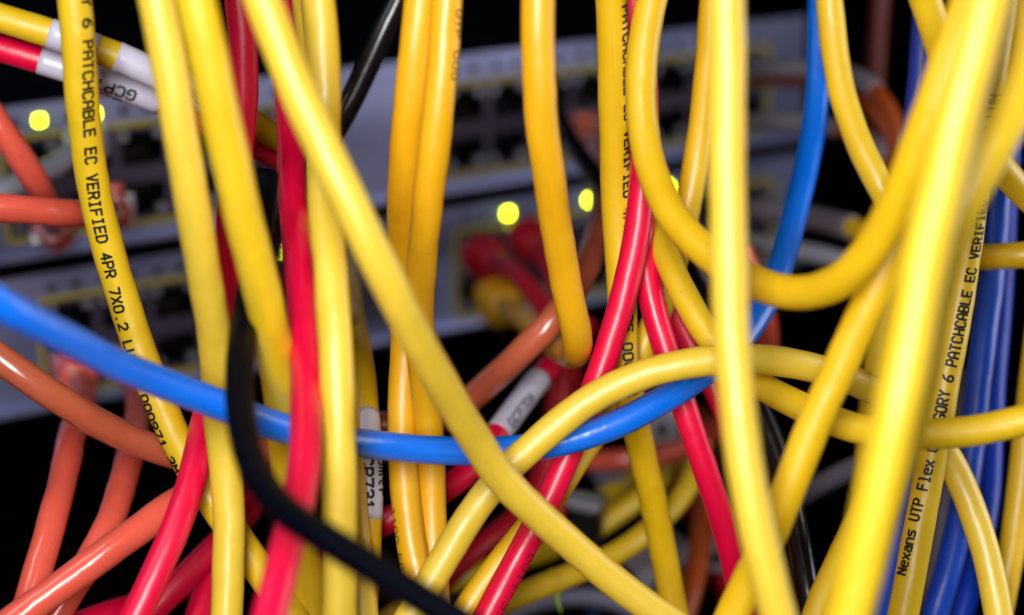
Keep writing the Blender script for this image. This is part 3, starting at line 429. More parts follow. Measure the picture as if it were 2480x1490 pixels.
  [(13.6,40.7,1203),(14.6,37.9,1196.7),(15.6,35,1190.4),(16.6,32.2,1184.1),(17.6,29.3,1177.8),(18.6,26.5,1171.5),(19.6,23.6,1165.2),(20.6,20.8,1158.9),(21.7,17.9,1152.6),(22.7,15.1,1146.3),(23.7,12.2,1140),(24.7,9.4,1133.7),(25.6,6.4,1127.4),(26.3,3.5,1121.1),(26.4,0.6,1114.8),(26,-2.3,1108.4),(25.5,-4.9,1102),(24.7,-7.3,1095.5),(23.4,-9.4,1088.9),(21.8,-11.4,1082.4),(19.9,-13.3,1076),(17.8,-15.1,1069.6),(15.4,-16.8,1063.2),(12.9,-18.6,1057),(10.2,-20.7,1050.9),(7.4,-23.3,1045.1),(4.2,-26.1,1039.5),(0.9,-29.1,1034.1),(-2.4,-32.3,1028.9),(-5.7,-35.2,1023.4),(-9,-38.2,1018.1),(-12.2,-41.2,1012.7),(-15.5,-44.2,1007.3),(-18.8,-47.2,1001.9),(-22,-50.3,996.5),(-25.3,-53.3,991.1),(-28.6,-56.3,985.7),(-31.8,-59.3,980.3),(-35.1,-62.3,974.9),(-38.4,-65.3,969.5)]),
 ('R4', 'red', 5.3, None, 0.009, 'red cable leaving the crossing down to the lower right',
  {},
  [(23.6,39.3,1206.1),(23.8,37.4,1199.4),(24,35.6,1192.6),(24.2,33.7,1185.9),(24.4,31.9,1179.2),(24.6,30,1172.4),(24.8,28.1,1165.7),(25,26.3,1159),(25.2,24.4,1152.2),(25.4,22.6,1145.5),(25.6,20.7,1138.8),(25.8,18.8,1132),(26,17,1125.3),(26.1,15,1118.6),(26.2,12.7,1112),(26.1,10,1105.6),(25.9,6.9,1099.3),(26,3.7,1093.1),(26.6,0.6,1086.9),(27.7,-2.4,1080.7),(29.4,-5.3,1074.5),(31.4,-7.9,1068.4),(33.6,-10,1062),(35.8,-11.2,1055.6),(38.1,-11.6,1049),(40.3,-11.1,1042.4),(42.5,-9.8,1035.9),(44.3,-8.1,1029.3),(46,-6.6,1022.7),(47.5,-5.6,1015.9),(49,-5.6,1009.1),(50.4,-5.3,1002.3),(51.9,-5,995.5),(53.4,-4.7,988.7),(54.9,-4.4,981.8),(56.4,-4.1,975),(57.9,-3.8,968.2),(59.3,-3.5,961.4),(60.8,-3.2,954.5),(62.3,-2.9,947.7),(63.8,-2.7,940.9)]),
 ('R6', 'red', 5.3, None, 0.009, 'shaded red cable between the lower red and the pale yellow one',
  {},
  [(28.2,46,1091.9),(29,39.9,1088.6),(29.8,33.7,1085.1),(30.9,28.6,1080.4),(32.7,24.6,1074.7),(35,21.2,1069),(38,17.9,1063.5),(41.3,15.1,1057.8),(44.5,13.4,1051.7),(47.2,13,1045.2),(49.3,14.2,1038.5),(50.9,16.4,1032),(52.1,18.6,1025.3),(53.1,20.3,1018.5),(53.8,20.9,1011.5),(54.5,20.3,1004.4),(55.1,18.8,997.5),(55.7,17.3,990.6),(56.4,15.9,983.7),(57,14.4,976.8),(57.6,13,969.9),(58.2,11.5,962.9),(58.9,10.1,956),(59.5,8.6,949.1),(60.1,7.2,942.2),(60.7,5.7,935.2),(61.4,4.3,928.3)]),
 ('Y17', 'yellow', 5.6, None, 0.016, 'yellow cable leaving the reds and running right as a dark band over the printed cable',
  {},
  [(25.4,68.7,1201),(25.6,66.4,1194.5),(25.7,64.1,1187.9),(25.9,61.8,1181.3),(26.1,59.5,1174.8),(26.3,57.1,1168.2),(26.4,54.8,1161.6),(26.6,52.5,1155.1),(26.8,50.2,1148.5),(27,47.9,1141.9),(27.1,45.6,1135.4),(27.3,43.3,1128.8),(27.5,40.8,1122.3),(27.6,37.9,1116),(27.8,34.6,1109.8),(27.9,30.8,1104),(28.2,25.9,1099.1),(28.6,19.9,1095.7),(29,13.3,1093.6),(29.6,6.7,1091.5),(30.8,0.5,1088.5),(32.7,-4.9,1084.5),(35.3,-9.6,1080.1),(38.5,-13.5,1075.4),(42.7,-17.2,1071.1),(47.5,-21,1068.1),(52.3,-25.9,1066.6),(56.2,-31.6,1066.2),(59.8,-37.5,1066.3),(64.1,-43,1066.7),(69.5,-47.3,1067.4),(75.7,-50.3,1068.4),(82.1,-52.7,1069.9),(88.3,-55,1072.1),(94.5,-56.7,1074.6),(100.8,-58.6,1077),(107,-60.4,1079.4),(113.3,-62.3,1081.9),(119.5,-64.2,1084.3),(125.8,-66,1086.7),(132,-67.9,1089.2),(138.3,-69.8,1091.6),(144.5,-71.6,1094),(150.8,-73.5,1096.5),(157,-75.4,1098.9)]),
 ('Y14', 'pale_yellow', 5.8, None, 0.016, 'very blurred pale yellow vertical cable in front, right of the centre',
  {},
  [(32,-61,1220.4),(32.1,-63,1213.7),(32.2,-65.1,1207.1),(32.3,-67.2,1200.4),(32.4,-69.2,1193.7),(32.5,-71.3,1187),(32.6,-73.3,1180.3),(32.7,-75.4,1173.6),(32.8,-77.5,1166.9),(32.9,-79.5,1160.2),(32.9,-81.6,1153.5),(33.1,-83.7,1146.8),(33.1,-85.7,1140.1),(33.1,-87.8,1133.4),(33.1,-89.8,1126.7),(33.3,-91.9,1120),(33.4,-94,1113.3),(33.6,-96,1106.6),(33.9,-98.1,1099.9),(34.6,-100.1,1093.3),(35.4,-102.1,1086.6),(36.5,-104,1079.9),(37.9,-105.4,1073.2),(39.6,-106.2,1066.5),(41.4,-106.9,1059.7),(43.2,-107.7,1053),(45.1,-108.4,1046.3),(46.9,-109.2,1039.6),(48.7,-109.9,1032.8),(50.5,-110.6,1026.1),(52.3,-111.4,1019.4),(54.1,-112.1,1012.6),(55.9,-112.8,1005.9),(57.7,-113.6,999.2),(59.5,-114.3,992.5)]),
 ('Y15', 'deep_yellow', 6.0, None, 0.016, 'yellow cable slanting down leftwards from under the U to the bottom',
  {},
  [(98.2,-17.5,1207.8),(96.3,-20.8,1201.9),(94.3,-24.1,1195.9),(92.4,-27.4,1190),(90.4,-30.7,1184),(88.5,-34,1178.1),(86.5,-37.3,1172.1),(84.6,-40.6,1166.2),(82.6,-43.9,1160.2),(80.7,-47.2,1154.3),(78.8,-50.5,1148.3),(76.8,-53.8,1142.3),(74.7,-57.2,1136.5),(72.4,-60.1,1130.5),(70.1,-62.5,1124.2),(67.8,-64.2,1117.7),(65.5,-65,1111.1),(63.1,-65.3,1104.5),(60.5,-65.4,1097.9),(57.9,-65.5,1091.3),(55.3,-65.8,1084.7),(52.6,-66.4,1078.2),(50.2,-67.1,1071.6),(47.9,-67.7,1064.9),(45.6,-68,1058.2),(43.1,-67.8,1051.6),(40.6,-67.5,1045),(37.9,-67.7,1038.4),(35.3,-67.9,1031.9),(32.6,-68,1025.3),(30,-68.2,1018.8),(27.4,-68.3,1012.2),(24.7,-68.5,1005.6),(22.1,-68.6,999.1),(19.4,-68.8,992.5),(16.8,-68.9,985.9),(14.2,-69.1,979.4),(11.5,-69.2,972.8)]),
 ('Y16', 'yellow', 6.3, None, 0.016, 'nearest and widest yellow cable, blurred, on the right',
  {},
  [(83.1,-99.7,1223.7),(81.3,-101.7,1217.3),(79.5,-103.7,1210.9),(77.7,-105.6,1204.6),(75.9,-107.6,1198.2),(74.1,-109.6,1191.8),(72.3,-111.5,1185.4),(70.5,-113.5,1179),(68.7,-115.5,1172.6),(67,-117.4,1166.2),(65.2,-119.4,1159.8),(63.4,-121.4,1153.4),(61.6,-123.3,1147),(59.9,-125.3,1140.6),(58.4,-127.3,1134.2),(56.8,-129.3,1127.7),(55.4,-131.3,1121.2),(54.2,-133.3,1114.7),(52.9,-135.2,1108.2),(51.6,-136.7,1101.6),(50.4,-137.8,1094.9),(49.2,-138.5,1088.1),(47.9,-139,1081.3),(46.4,-139.8,1074.6),(44.9,-140.5,1067.9),(43.5,-141.2,1061.2),(42,-141.9,1054.4),(40.5,-142.7,1047.7),(39.1,-143.4,1041),(37.6,-144.1,1034.2),(36.2,-144.8,1027.5),(34.7,-145.5,1020.8),(33.3,-146.3,1014),(31.8,-147,1007.3)]),
 ('P2', 'yellow', 6.0, None, 0.016, 'yellow cable printed CATEGORY 6 PATCHCABLE at the right',
  {'texts': [('Nexans UTP Flex CATEGORY 6 PATCHCABLE EC VERIFIED 4PR 7X0.2 LUM', 186.0, -1, [(0, 50), (7, 38), (11, 28), (16, 16), (27, 0), (41, -22), (45, -32), (58, -15)], 0, 1.54, 2.05, 0.45, 'ink', 0.06)]},
  [(99.1,-4.5,1212.7),(98.4,-5.5,1205.7),(97.6,-6.5,1198.8),(96.9,-7.4,1191.8),(96.1,-8.4,1184.9),(95.4,-9.4,1177.9),(94.6,-10.4,1171),(93.9,-11.3,1164),(93.1,-12.3,1157.1),(92.4,-13.3,1150.1),(91.6,-14.3,1143.2),(90.9,-15.4,1136.3),(90.3,-15.5,1129.2),(89.9,-14.8,1122.2),(89.5,-13.7,1115.3),(89.3,-12.8,1108.3),(89,-12.4,1101.3),(88.5,-12.7,1094.2),(87.8,-13.7,1087.3),(86.8,-15.3,1080.5),(85.7,-17.2,1073.8),(84.4,-19.2,1067.2),(83.2,-21.3,1060.5),(82,-23.3,1053.9),(80.8,-25.4,1047.2),(79.5,-27.4,1040.6),(78.3,-29.4,1034),(77,-31.5,1027.3),(75.7,-33.5,1020.7),(74.4,-35.6,1014.1),(73.1,-37.6,1007.4),(71.8,-39.7,1000.8),(70.5,-41.7,994.2),(69.2,-43.7,987.6),(67.9,-45.8,980.9),(66.6,-47.8,974.3),(65.3,-49.9,967.7),(64,-51.9,961.1),(62.7,-53.9,954.4)]),
 ('Y23', 'yellow', 5.8, None, 0.016, 'yellow cable crossing behind the nearest ones out to the right edge',
  {},
  [(48.7,-48.8,1206.5),(51.2,-46.5,1200.3),(53.8,-44.2,1194.2),(56.4,-41.9,1188.1),(58.9,-39.6,1181.9),(61.5,-37.3,1175.8),(64.1,-35,1169.6),(66.6,-32.7,1163.5),(69.2,-30.4,1157.4),(71.8,-28.1,1151.2),(74.3,-25.9,1145.1),(76.9,-23.8,1138.9),(79.5,-20.3,1133.4),(82.3,-16.1,1128.5),(85.1,-11.6,1123.8),(88.1,-7.3,1119.1),(91.3,-3.4,1114.2),(94.8,-0.1,1109.1),(98.9,2.7,1104.1),(103.5,4.8,1099.3),(108.7,5.9,1094.6),(113.8,7.1,1089.9),(118.8,8.3,1085.2),(123.9,9.5,1080.5),(129,10.8,1075.7),(134.1,12,1071),(139.2,13.2,1066.3),(144.2,14.4,1061.6),(149.3,15.7,1056.9),(154.4,16.9,1052.2),(159.5,18.1,1047.5)]),
 ('Y24', 'yellow', 6.0, None, 0.016, 'blurred yellow cable coming in from the upper right edge, joining the nearest one',
  {},
  [(91.2,-47,1213.2),(90.1,-50.5,1207.3),(89.1,-54.1,1201.3),(88,-57.6,1195.4),(87,-61.1,1189.4),(86,-64.6,1183.5),(84.9,-68.1,1177.5),(83.9,-71.7,1171.5),(82.8,-75.2,1165.6),(81.8,-78.7,1159.6),(80.7,-82.2,1153.7),(79.8,-85.6,1147.6),(78.3,-89.5,1142),(75.7,-93.3,1136.8),(72.4,-96.6,1131.6),(68.9,-98.6,1125.9),(66.3,-98.8,1119.4),(65,-97.5,1112.7),(64.5,-95.6,1106),(64.4,-93.6,1099.3),(64.2,-91.7,1092.5),(63.4,-90.3,1085.7),(62,-89.6,1078.9),(60.2,-89.5,1072.2),(58.5,-90,1065.4),(57,-91,1058.6),(55.7,-92.3,1051.9),(54.4,-93.5,1045.1),(53.1,-94.8,1038.4),(51.7,-96,1031.6),(50.4,-97.2,1024.9),(49.1,-98.5,1018.1),(47.7,-99.7,1011.3),(46.4,-101,1004.6),(45.1,-102.2,997.8),(43.8,-103.5,991.1),(42.4,-104.7,984.3)]),
 ('ARCH', 'pale_yellow', 5.8, None, 0.016, 'yellow cable arching over the blue cable from bottom centre to the right',
  {},
  [(-54.6,-75,975.4),(-51.1,-72.1,980.8),(-47.6,-69.2,986.1),(-44.1,-66.3,991.5),(-40.7,-63.4,996.8),(-37.2,-60.6,1002.2),(-33.7,-57.7,1007.5),(-30.2,-54.8,1012.9),(-26.7,-51.9,1018.2),(-23.3,-49,1023.6),(-19.8,-46.1,1028.9),(-16.3,-43.2,1034.3),(-12.8,-40.3,1039.6),(-9.2,-38,1045.1),(-5.2,-36.3,1050.6),(-0.6,-35,1055.8),(4.5,-33.8,1060.4),(9.9,-32.5,1064.8),(15.6,-31.3,1068.7),(21.8,-30.4,1071.7),(28.4,-29.7,1073.8),(35.3,-29.1,1075),(42.3,-28.3,1075.3),(49.1,-26.8,1074.6),(55.5,-24.7,1072.9),(61.5,-22,1070.5),(67.1,-19,1067.5),(72.3,-15.9,1064.1),(77.4,-13.1,1060.1),(82.4,-11.6,1055.5),(86.9,-11.9,1050.1),(90.3,-13.6,1044.2),(92.7,-16.3,1038.3),(94.6,-19.5,1032.3),(95.9,-22.8,1026.3),(96.9,-25.9,1020.1),(97.9,-29,1013.9),(98.9,-32.1,1007.7),(99.9,-35.3,1001.5),(100.9,-38.4,995.3),(101.9,-41.5,989.1),(102.9,-44.6,982.9),(103.9,-47.7,976.7),(104.9,-50.9,970.5),(105.9,-54,964.3),(106.9,-57.1,958.1)]),
 ('B1', 'blue', 5.5, None, 0.008, 'bright blue cable sweeping across from the left and up at the right',
  {},
  [(-122.7,-133.1,1152.5),(-118.7,-129.3,1148.2),(-114.7,-125.6,1143.9),(-110.7,-121.8,1139.6),(-106.7,-118.1,1135.2),(-102.7,-114.3,1130.9),(-98.8,-110.5,1126.6),(-94.8,-106.8,1122.3),(-90.8,-103,1118),(-86.8,-99.3,1113.7),(-82.8,-95.5,1109.4),(-78.6,-92,1105),(-75.4,-87.3,1101),(-72.5,-82.3,1097.2),(-69.7,-77.2,1093.3),(-66.7,-72.3,1089.4),(-63,-67.6,1085.7),(-58.7,-63.5,1082.1),(-53.9,-59.8,1078.6),(-48.8,-56.6,1075.1),(-43.8,-53.2,1071.6),(-39.1,-49.2,1068.4),(-34.7,-44.6,1065.6),(-30.3,-39.9,1063),(-25.2,-35.7,1060.7),(-19.3,-32.5,1058.8),(-12.8,-30.3,1057.5),(-6.1,-28.6,1056.7),(0.8,-27.4,1056.7),(7.6,-26.5,1057.4),(14.4,-25.5,1058.9),(20.9,-24.1,1060.9),(27,-21.9,1063.4),(32.7,-18.5,1065.6),(37.6,-13.9,1067.4),(42.1,-8.9,1069.2),(46.3,-3.9,1071.6),(50,1,1074.9),(53.2,6.1,1078.5),(55.6,11.8,1081.7),(57.6,17.8,1084.7),(59.4,23.7,1087.8),(61.2,29.6,1091.1),(63,35.3,1094.6),(64.7,40.9,1098.4),(66.3,46.2,1102.7),(67.5,50.9,1107.7),(68.3,54.8,1113.4),(68.6,58,1119.6),(68.8,60.5,1126.1),(68.9,62.7,1132.8),(69.1,64.9,1139.4),(69.2,67.2,1146),(69.3,69.4,1152.6),(69.5,71.7,1159.2),(69.6,73.9,1165.8),(69.7,76.2,1172.4),(69.9,78.4,1179),(70,80.7,1185.6),(70.1,82.9,1192.2),(70.3,85.2,1198.8)]),
 ('K1', 'matte_black', 4.8, None, 0.01, 'blurred black cable curving across the front to the bottom',
  {},
  [(-46.1,-22.5,1110.1),(-46.4,-26.7,1104.7),(-46.7,-31.8,1100),(-47,-37.5,1096.3),(-47.1,-43.9,1093.8),(-46.9,-50.7,1092.6),(-46.5,-57.5,1091.9),(-46.1,-64.4,1091.2),(-45.6,-71.1,1090.1),(-45,-77.8,1088.6),(-44.2,-84.4,1086.8),(-43,-90.9,1084.9),(-41.4,-97.4,1083.2),(-39.2,-103.8,1081.8),(-36.3,-110,1080.8),(-32.7,-115.8,1080.1),(-28.4,-121.1,1079.6),(-23.6,-126,1078.7),(-18.6,-130.6,1077.6),(-13.5,-135,1076.2),(-8,-138.7,1074.3),(-2.6,-142.5,1072.5),(2.8,-146.4,1070.7),(8.2,-150.3,1068.9),(13.6,-154.2,1067.2),(19,-158.1,1065.4),(24.4,-162,1063.6),(29.8,-165.8,1061.8),(35.2,-169.7,1060),(40.6,-173.6,1058.3),(46,-177.5,1056.5)]),
 ('K2', 'black', 5.2, None, 0.008, 'glossy black cable slanting down from the top centre',
  {},
  [(8.5,57.1,1197.2),(5.4,55.5,1191.2),(2.3,53.9,1185.2),(-0.7,52.3,1179.2),(-3.8,50.7,1173.2),(-6.8,49.1,1167.2),(-9.9,47.5,1161.2),(-12.9,45.9,1155.2),(-16,44.3,1149.2),(-19.1,42.7,1143.2),(-22.1,41,1137.2),(-25.2,39.4,1131.2),(-28.2,38,1125.1),(-31.2,37,1118.9),(-34.2,35.8,1112.8),(-37.5,33.8,1107.1),(-41,32.1,1101.4),(-44.7,32.8,1095.7),(-47.7,36.8,1090.9),(-49.8,42.3,1087.4),(-51.3,48.4,1084.5),(-52.6,54.7,1081.8),(-53.8,61,1079.1),(-55,67.2,1076.4),(-56.2,73.5,1073.7),(-57.3,79.8,1071),(-58.4,86,1068.2),(-59.4,92.3,1065.5),(-60.4,98.6,1062.7),(-61.3,104.8,1059.9),(-62.3,111.1,1057),(-63.2,117.3,1054.1),(-64,123.5,1051.2),(-64.9,129.7,1048.3),(-65.8,135.8,1045)]),
 ('K3', 'black', 5.0, None, 0.008, 'dark cable crossing the switch behind the golden kinked cable',
  {},
  [(10.8,189.1,1081.8),(11.8,182.2,1080.8),(12.7,175.2,1080.4),(13.5,168.1,1079.9),(14.4,161.1,1079.4),(15.3,154.1,1078.9),(16.3,147.1,1078.2),(17.6,140.2,1077.4),(19.1,133.3,1076.5),(20.8,126.5,1075.5),(22.7,119.9,1074.1),(24.5,113.3,1072.2),(25.8,106.8,1069.8),(26.5,100.4,1066.7),(26.8,94.4,1063),(27.1,89,1058.4),(27.5,84.8,1052.8),(28,81.9,1046.3),(28.5,80.4,1039.4),(29,79.7,1032.4),(29.5,79,1025.4)]),
 ('K4', 'black', 5.0, None, 0.008, 'black cable passing behind the blurred vertical cable to the lower right',
  {},
  [(33.7,53.5,1082.4),(35,47.3,1079.7),(36.2,40.8,1077.4),(38,34.6,1074.7),(40.2,29,1071.2),(42.8,24.1,1067),(45.6,19.8,1062.3),(48.6,15.7,1057.4),(51.4,11.9,1052.4),(54,8,1047.1),(56,4,1041.8),(57.5,-0.3,1036.5),(58.7,-4.7,1031.2),(59.6,-9.1,1025.9),(60.4,-13.3,1020.4),(61.3,-16.9,1014.5),(62.2,-20.7,1008.7),(63,-24.5,1002.9),(63.9,-28.2,997.1),(64.8,-32,991.3),(65.7,-35.8,985.5),(66.5,-39.6,979.7),(67.4,-43.4,973.9),(68.3,-47.1,968.1),(69.2,-50.9,962.3),(70,-54.7,956.5)]),
 ('O1', 'orange', 6.0, 1, 0.026, 'orange cable coming in at the left edge, upper of two',
  {},
  [(-148.5,31.6,1172.2),(-145,31.8,1166.3),(-141.5,32,1160.4),(-138,32.3,1154.4),(-134.4,32.5,1148.5),(-130.9,32.8,1142.6),(-127.4,33,1136.7),(-123.9,33.2,1130.7),(-120.4,33.5,1124.8),(-116.9,33.7,1118.9),(-113.4,34,1113),(-109.7,33.9,1107.1),(-106.6,35,1101.1),(-104.5,37.9,1095.3),(-103.9,42.8,1090.5),(-104.5,48.6,1086.8),(-105.5,54.7,1083.9),(-106.7,61,1081.3),(-108,67.3,1078.9),(-109.3,73.7,1076.6),(-110.7,80.1,1074.4),(-112.2,86.5,1072.3),(-113.6,92.9,1070.2),(-115,99.3,1068.1),(-116.5,105.7,1066.1),(-117.9,112.2,1064.1),(-119.4,118.6,1062.2),(-120.9,125.1,1060.3),(-122.4,131.5,1058.2)]),
 ('O2', 'orange', 6.0, 1, 0.026, 'orange cable lying level at the left edge, in front of the other',
  {},
  [(-173.9,-13,1106.7),(-167.5,-10.5,1105.5),(-161.1,-8,1104.3),(-154.8,-5.5,1103.2),(-148.4,-3,1102),(-142,-0.5,1100.8),(-135.6,2,1099.6),(-129.3,4.5,1098.5),(-122.9,7,1097.3),(-116.5,9.5,1096.1),(-110.2,12,1095),(-103.7,14.2,1093.9),(-98.1,17.9,1092.4),(-94.5,23.5,1090.5),(-93.3,30.1,1088.7),(-93.2,36.8,1087),(-93.6,43.5,1085.3),(-94.2,50.2,1083.7),(-95,56.9,1082),(-95.9,63.6,1080.4),(-96.8,70.3,1078.8),(-97.8,77,1077.2),(-98.8,83.7,1075.6),(-99.8,90.3,1074),(-100.8,97,1072.3),(-101.8,103.7,1070.7),(-102.9,110.4,1069.1),(-104,117,1067.5),(-105.1,123.7,1065.9),(-106.2,130.4,1064.3),(-107.2,137,1062.7)]),
 ('O3', 'salmon_brown', 6.0, 1, 0.02, 'glossy orange-brown cable sloping from the left edge beneath the blue cable',
  {},
  [(-159.2,-16.9,1117.1),(-153.5,-17.4,1112.9),(-147.9,-17.9,1108.8),(-142.2,-18.3,1104.7),(-136.5,-18.8,1100.5),(-130.8,-19.3,1096.4),(-125.1,-19.7,1092.3),(-119.4,-20.2,1088.2),(-113.8,-20.7,1084),(-108.1,-21.1,1079.9),(-102.4,-21.6,1075.8),(-96.7,-22.2,1071.7),(-91.2,-21.8,1067.3),(-86.2,-19.9,1062.7),(-81.7,-17,1058.2),(-77.2,-13.6,1054),(-72.4,-10.1,1050.3),(-67.6,-6.1,1047),(-62.5,-1.8,1044.8),(-57.2,2.6,1043.6),(-51.8,7.1,1043),(-46.4,11.7,1042.5),(-41.2,16.3,1042.1),(-36,21.1,1042),(-30.8,25.8,1041.6),(-25.4,30.1,1040.3),(-19.3,33.5,1039.4),(-12.9,34.5,1041.7),(-8.3,32.4,1046.4),(-4.5,28.8,1051.2),(-0.7,25.5,1056.1),(3.7,23.5,1061.2),(8.5,24.3,1066.2),(12.4,28.4,1070.2),(14.9,34.6,1072.4),(16.6,41.3,1073.4),(17.8,48.3,1073.8),(18.8,55.2,1074),(19.6,62.2,1073.9),(20.2,69.2,1073.7),(20.8,76.2,1073.2),(21.3,83.2,1072.5),(21.7,90.2,1071.5),(22.1,97.1,1070.5),(22.4,104.1,1069.4),(22.7,111,1068.3),(23,118,1067.3),(23.3,125,1066.5),(23.5,132,1065.9),(23.8,139,1065.5),(24,146,1065.2),(24.1,153.1,1064.9),(24.2,160.1,1064.6),(24.3,167.1,1064.4),(24.3,174.2,1064.2),(24.3,181.2,1064.2),(24.3,188.3,1064.3),(24.2,195.3,1064.4),(24,202.3,1064.4),(23.7,209.4,1064.2),(23.3,216.4,1063.9),(22.8,223.4,1063.5),(22.1,230.4,1063.4)]),
 ('O4', 'orange', 6.0, 0, 0.026, 'orange cable dropping from its plug at the lower left',
  {'ring': 1},
  [(-119.5,133,1018.6),(-117.4,126.3,1019.6),(-115.5,119.6,1020.9),(-113.6,112.9,1022.2),(-111.7,106.2,1023.6),(-110,99.6,1025.1),(-108.4,92.9,1026.8),(-106.8,86.2,1028.5),(-105.4,79.5,1030.2),(-103.9,72.8,1032),(-102.6,66.1,1033.7),(-101.3,59.3,1035.3),(-100,52.5,1037),(-98.8,45.8,1038.5),(-97.7,38.9,1040),(-96.6,32.1,1041.4),(-95.6,25.2,1042.5),(-94.7,18.2,1043.5),(-93.8,11.2,1043.8),(-93,4.2,1043.1),(-92.6,-2.6,1041.3),(-92.6,-9.1,1038.6),(-93.2,-15.1,1034.9),(-94.1,-20.5,1030.4),(-95.4,-25.1,1025.3),(-97,-28.8,1019.5),(-98.6,-32.6,1013.7),(-100.2,-36.4,1008),(-101.8,-40.2,1002.2),(-103.4,-44,996.5),(-105,-47.8,990.7),(-106.6,-51.6,985),(-108.1,-55.5,979.3),(-109.7,-59.3,973.5),(-111.3,-63.1,967.8),(-112.9,-66.9,962)]),
 ('O5', 'orange', 6.0, 0, 0.026, 'orange cable second from the left edge, dropping behind another orange',
  {},
  [(-104.7,137.9,1017.8),(-103.1,131.1,1018.4),(-101.6,124.3,1019.4),(-100.1,117.5,1020.5),(-98.6,110.7,1021.7),(-97.1,104,1023),(-95.7,97.2,1024.4),(-94.3,90.5,1026),(-92.9,83.8,1027.6),(-91.6,77.1,1029.2),(-90.3,70.4,1030.8),(-89,63.6,1032.3),(-87.8,56.8,1033.7),(-86.7,50,1035),(-85.6,43.2,1036.3),(-84.6,36.3,1037.4),(-83.6,29.4,1038.3),(-82.8,22.4,1038.9),(-82.1,15.4,1039.1),(-81.6,8.4,1038.8),(-81.4,1.5,1037.7),(-81.7,-5.2,1035.5),(-83,-11.2,1032.2),(-85.5,-16.5,1028.1),(-88.7,-20.7,1023.6),(-92.3,-24,1018.5),(-95.8,-27.4,1013.5),(-99.3,-30.9,1008.5),(-102.9,-34.4,1003.5),(-106.4,-37.8,998.5),(-109.9,-41.3,993.5),(-113.5,-44.7,988.5),(-117,-48.2,983.5),(-120.6,-51.7,978.5),(-124.1,-55.1,973.5),(-127.6,-58.6,968.5)]),
 ('O6', 'orange', 6.0, None, 0.026, 'orange cable rising from the bottom left corner behind the reds',
  {},
  [(-149.7,-69.6,993.5),(-144.3,-67,996.9),(-138.8,-64.4,1000.3),(-133.4,-61.8,1003.7),(-127.9,-59.1,1007.1),(-122.5,-56.5,1010.5),(-117,-53.9,1014),(-111.6,-51.3,1017.4),(-106.1,-48.6,1020.8),(-100.7,-46,1024.2),(-95.2,-43.4,1027.6),(-89.7,-40.9,1031.1),(-84.3,-38,1034.3),(-79,-34.9,1037.5),(-73.8,-31.2,1040.3),(-69.3,-26.3,1042.4),(-66.3,-20.2,1042.9),(-64.6,-13.5,1041.9),(-63.2,-6.9,1040.4),(-61.7,-0.3,1038.7),(-60.1,6.2,1036.8),(-58.2,12.6,1034.9),(-55.9,18.8,1033),(-53.3,25,1031.2),(-50.3,31.1,1029.7),(-47.1,37.1,1028.4),(-43.8,43.1,1027.3),(-40.4,49.1,1026.3),(-36.9,54.9,1024.9),(-33.2,60.6,1023.1),(-29.7,66.2,1021),(-26.3,71.8,1018.7),(-23.3,77.5,1016.2),(-20.5,83.4,1013.7),(-17.7,89.2,1011.3),(-15,95.2,1008.9),(-12.3,101.1,1006.4),(-9.4,106.9,1004),(-6.4,112.6,1001.5),(-3.1,118.2,999),(0.3,123.8,996.5),(3.8,129.2,994),(7.9,134.3,991.6),(13,138.5,989.6),(19.2,141.3,988.3),(25.9,142.7,987.8),(32.9,143,988.2),(39.7,142.6,989.4),(46.3,142.1,991.2),(52.6,141.7,994.3),(57.5,140.1,998.8),(60.4,136.4,1003.8),(62.2,131.8,1008.7),(63.5,126.8,1013.4),(64.5,121.8,1018.1),(65.2,116.8,1022.9),(65.7,112,1027.9),(65.7,107.3,1033),(65.1,102.9,1038.3),(63.8,98.9,1043.8),(61.7,96.3,1049.9),(59.2,95.8,1056.3),(56.7,96.8,1062.7)]),
 ('O10', 'brown', 6.0, None, 0.01, 'brownish orange cable dropping behind the lower red cable',
  {},
  [(59.2,218.2,973.2),(58.9,211.1,973.6),(58.6,204.1,974.5),(58.2,197,975.5),(57.9,190,976.5),(57.4,183,977.5),(57,176,978.6),(56.5,169,979.7),(56,162,980.9),(55.5,155,982.1),(54.9,148.1,983.3),(54.3,141.1,984.3),(53.7,134.1,985.4),(53.1,127.1,986.4),(52.5,120,987.3),(51.8,113,987.9),(50.9,106,987.9),(49.9,99,987.2),(48.8,92.1,985.8),(47.6,85.4,983.8),(46.2,78.8,981.5),(44.4,72.5,978.8),(42.3,66.7,975.3),(40.1,61.1,971.6),(38,55.3,968),(35.9,49.6,964.4),(33.7,43.8,960.8),(31.6,38.1,957.3),(29.5,32.3,953.7),(27.3,26.6,950.1),(25.2,20.8,946.5),(23,15.1,943),(20.9,9.3,939.4)]),
 ('R8', 'red', 5.6, None, 0.009, 'red cable with a grey-white label behind the diagonal yellow cable',
  {'wraps': [(65.5, 90.8, 0.13)], 'texts': [('GCP706', 88.9, -1, -20, -20, 2.1, 2.1, 0.4, 'ink', 0.2)]},
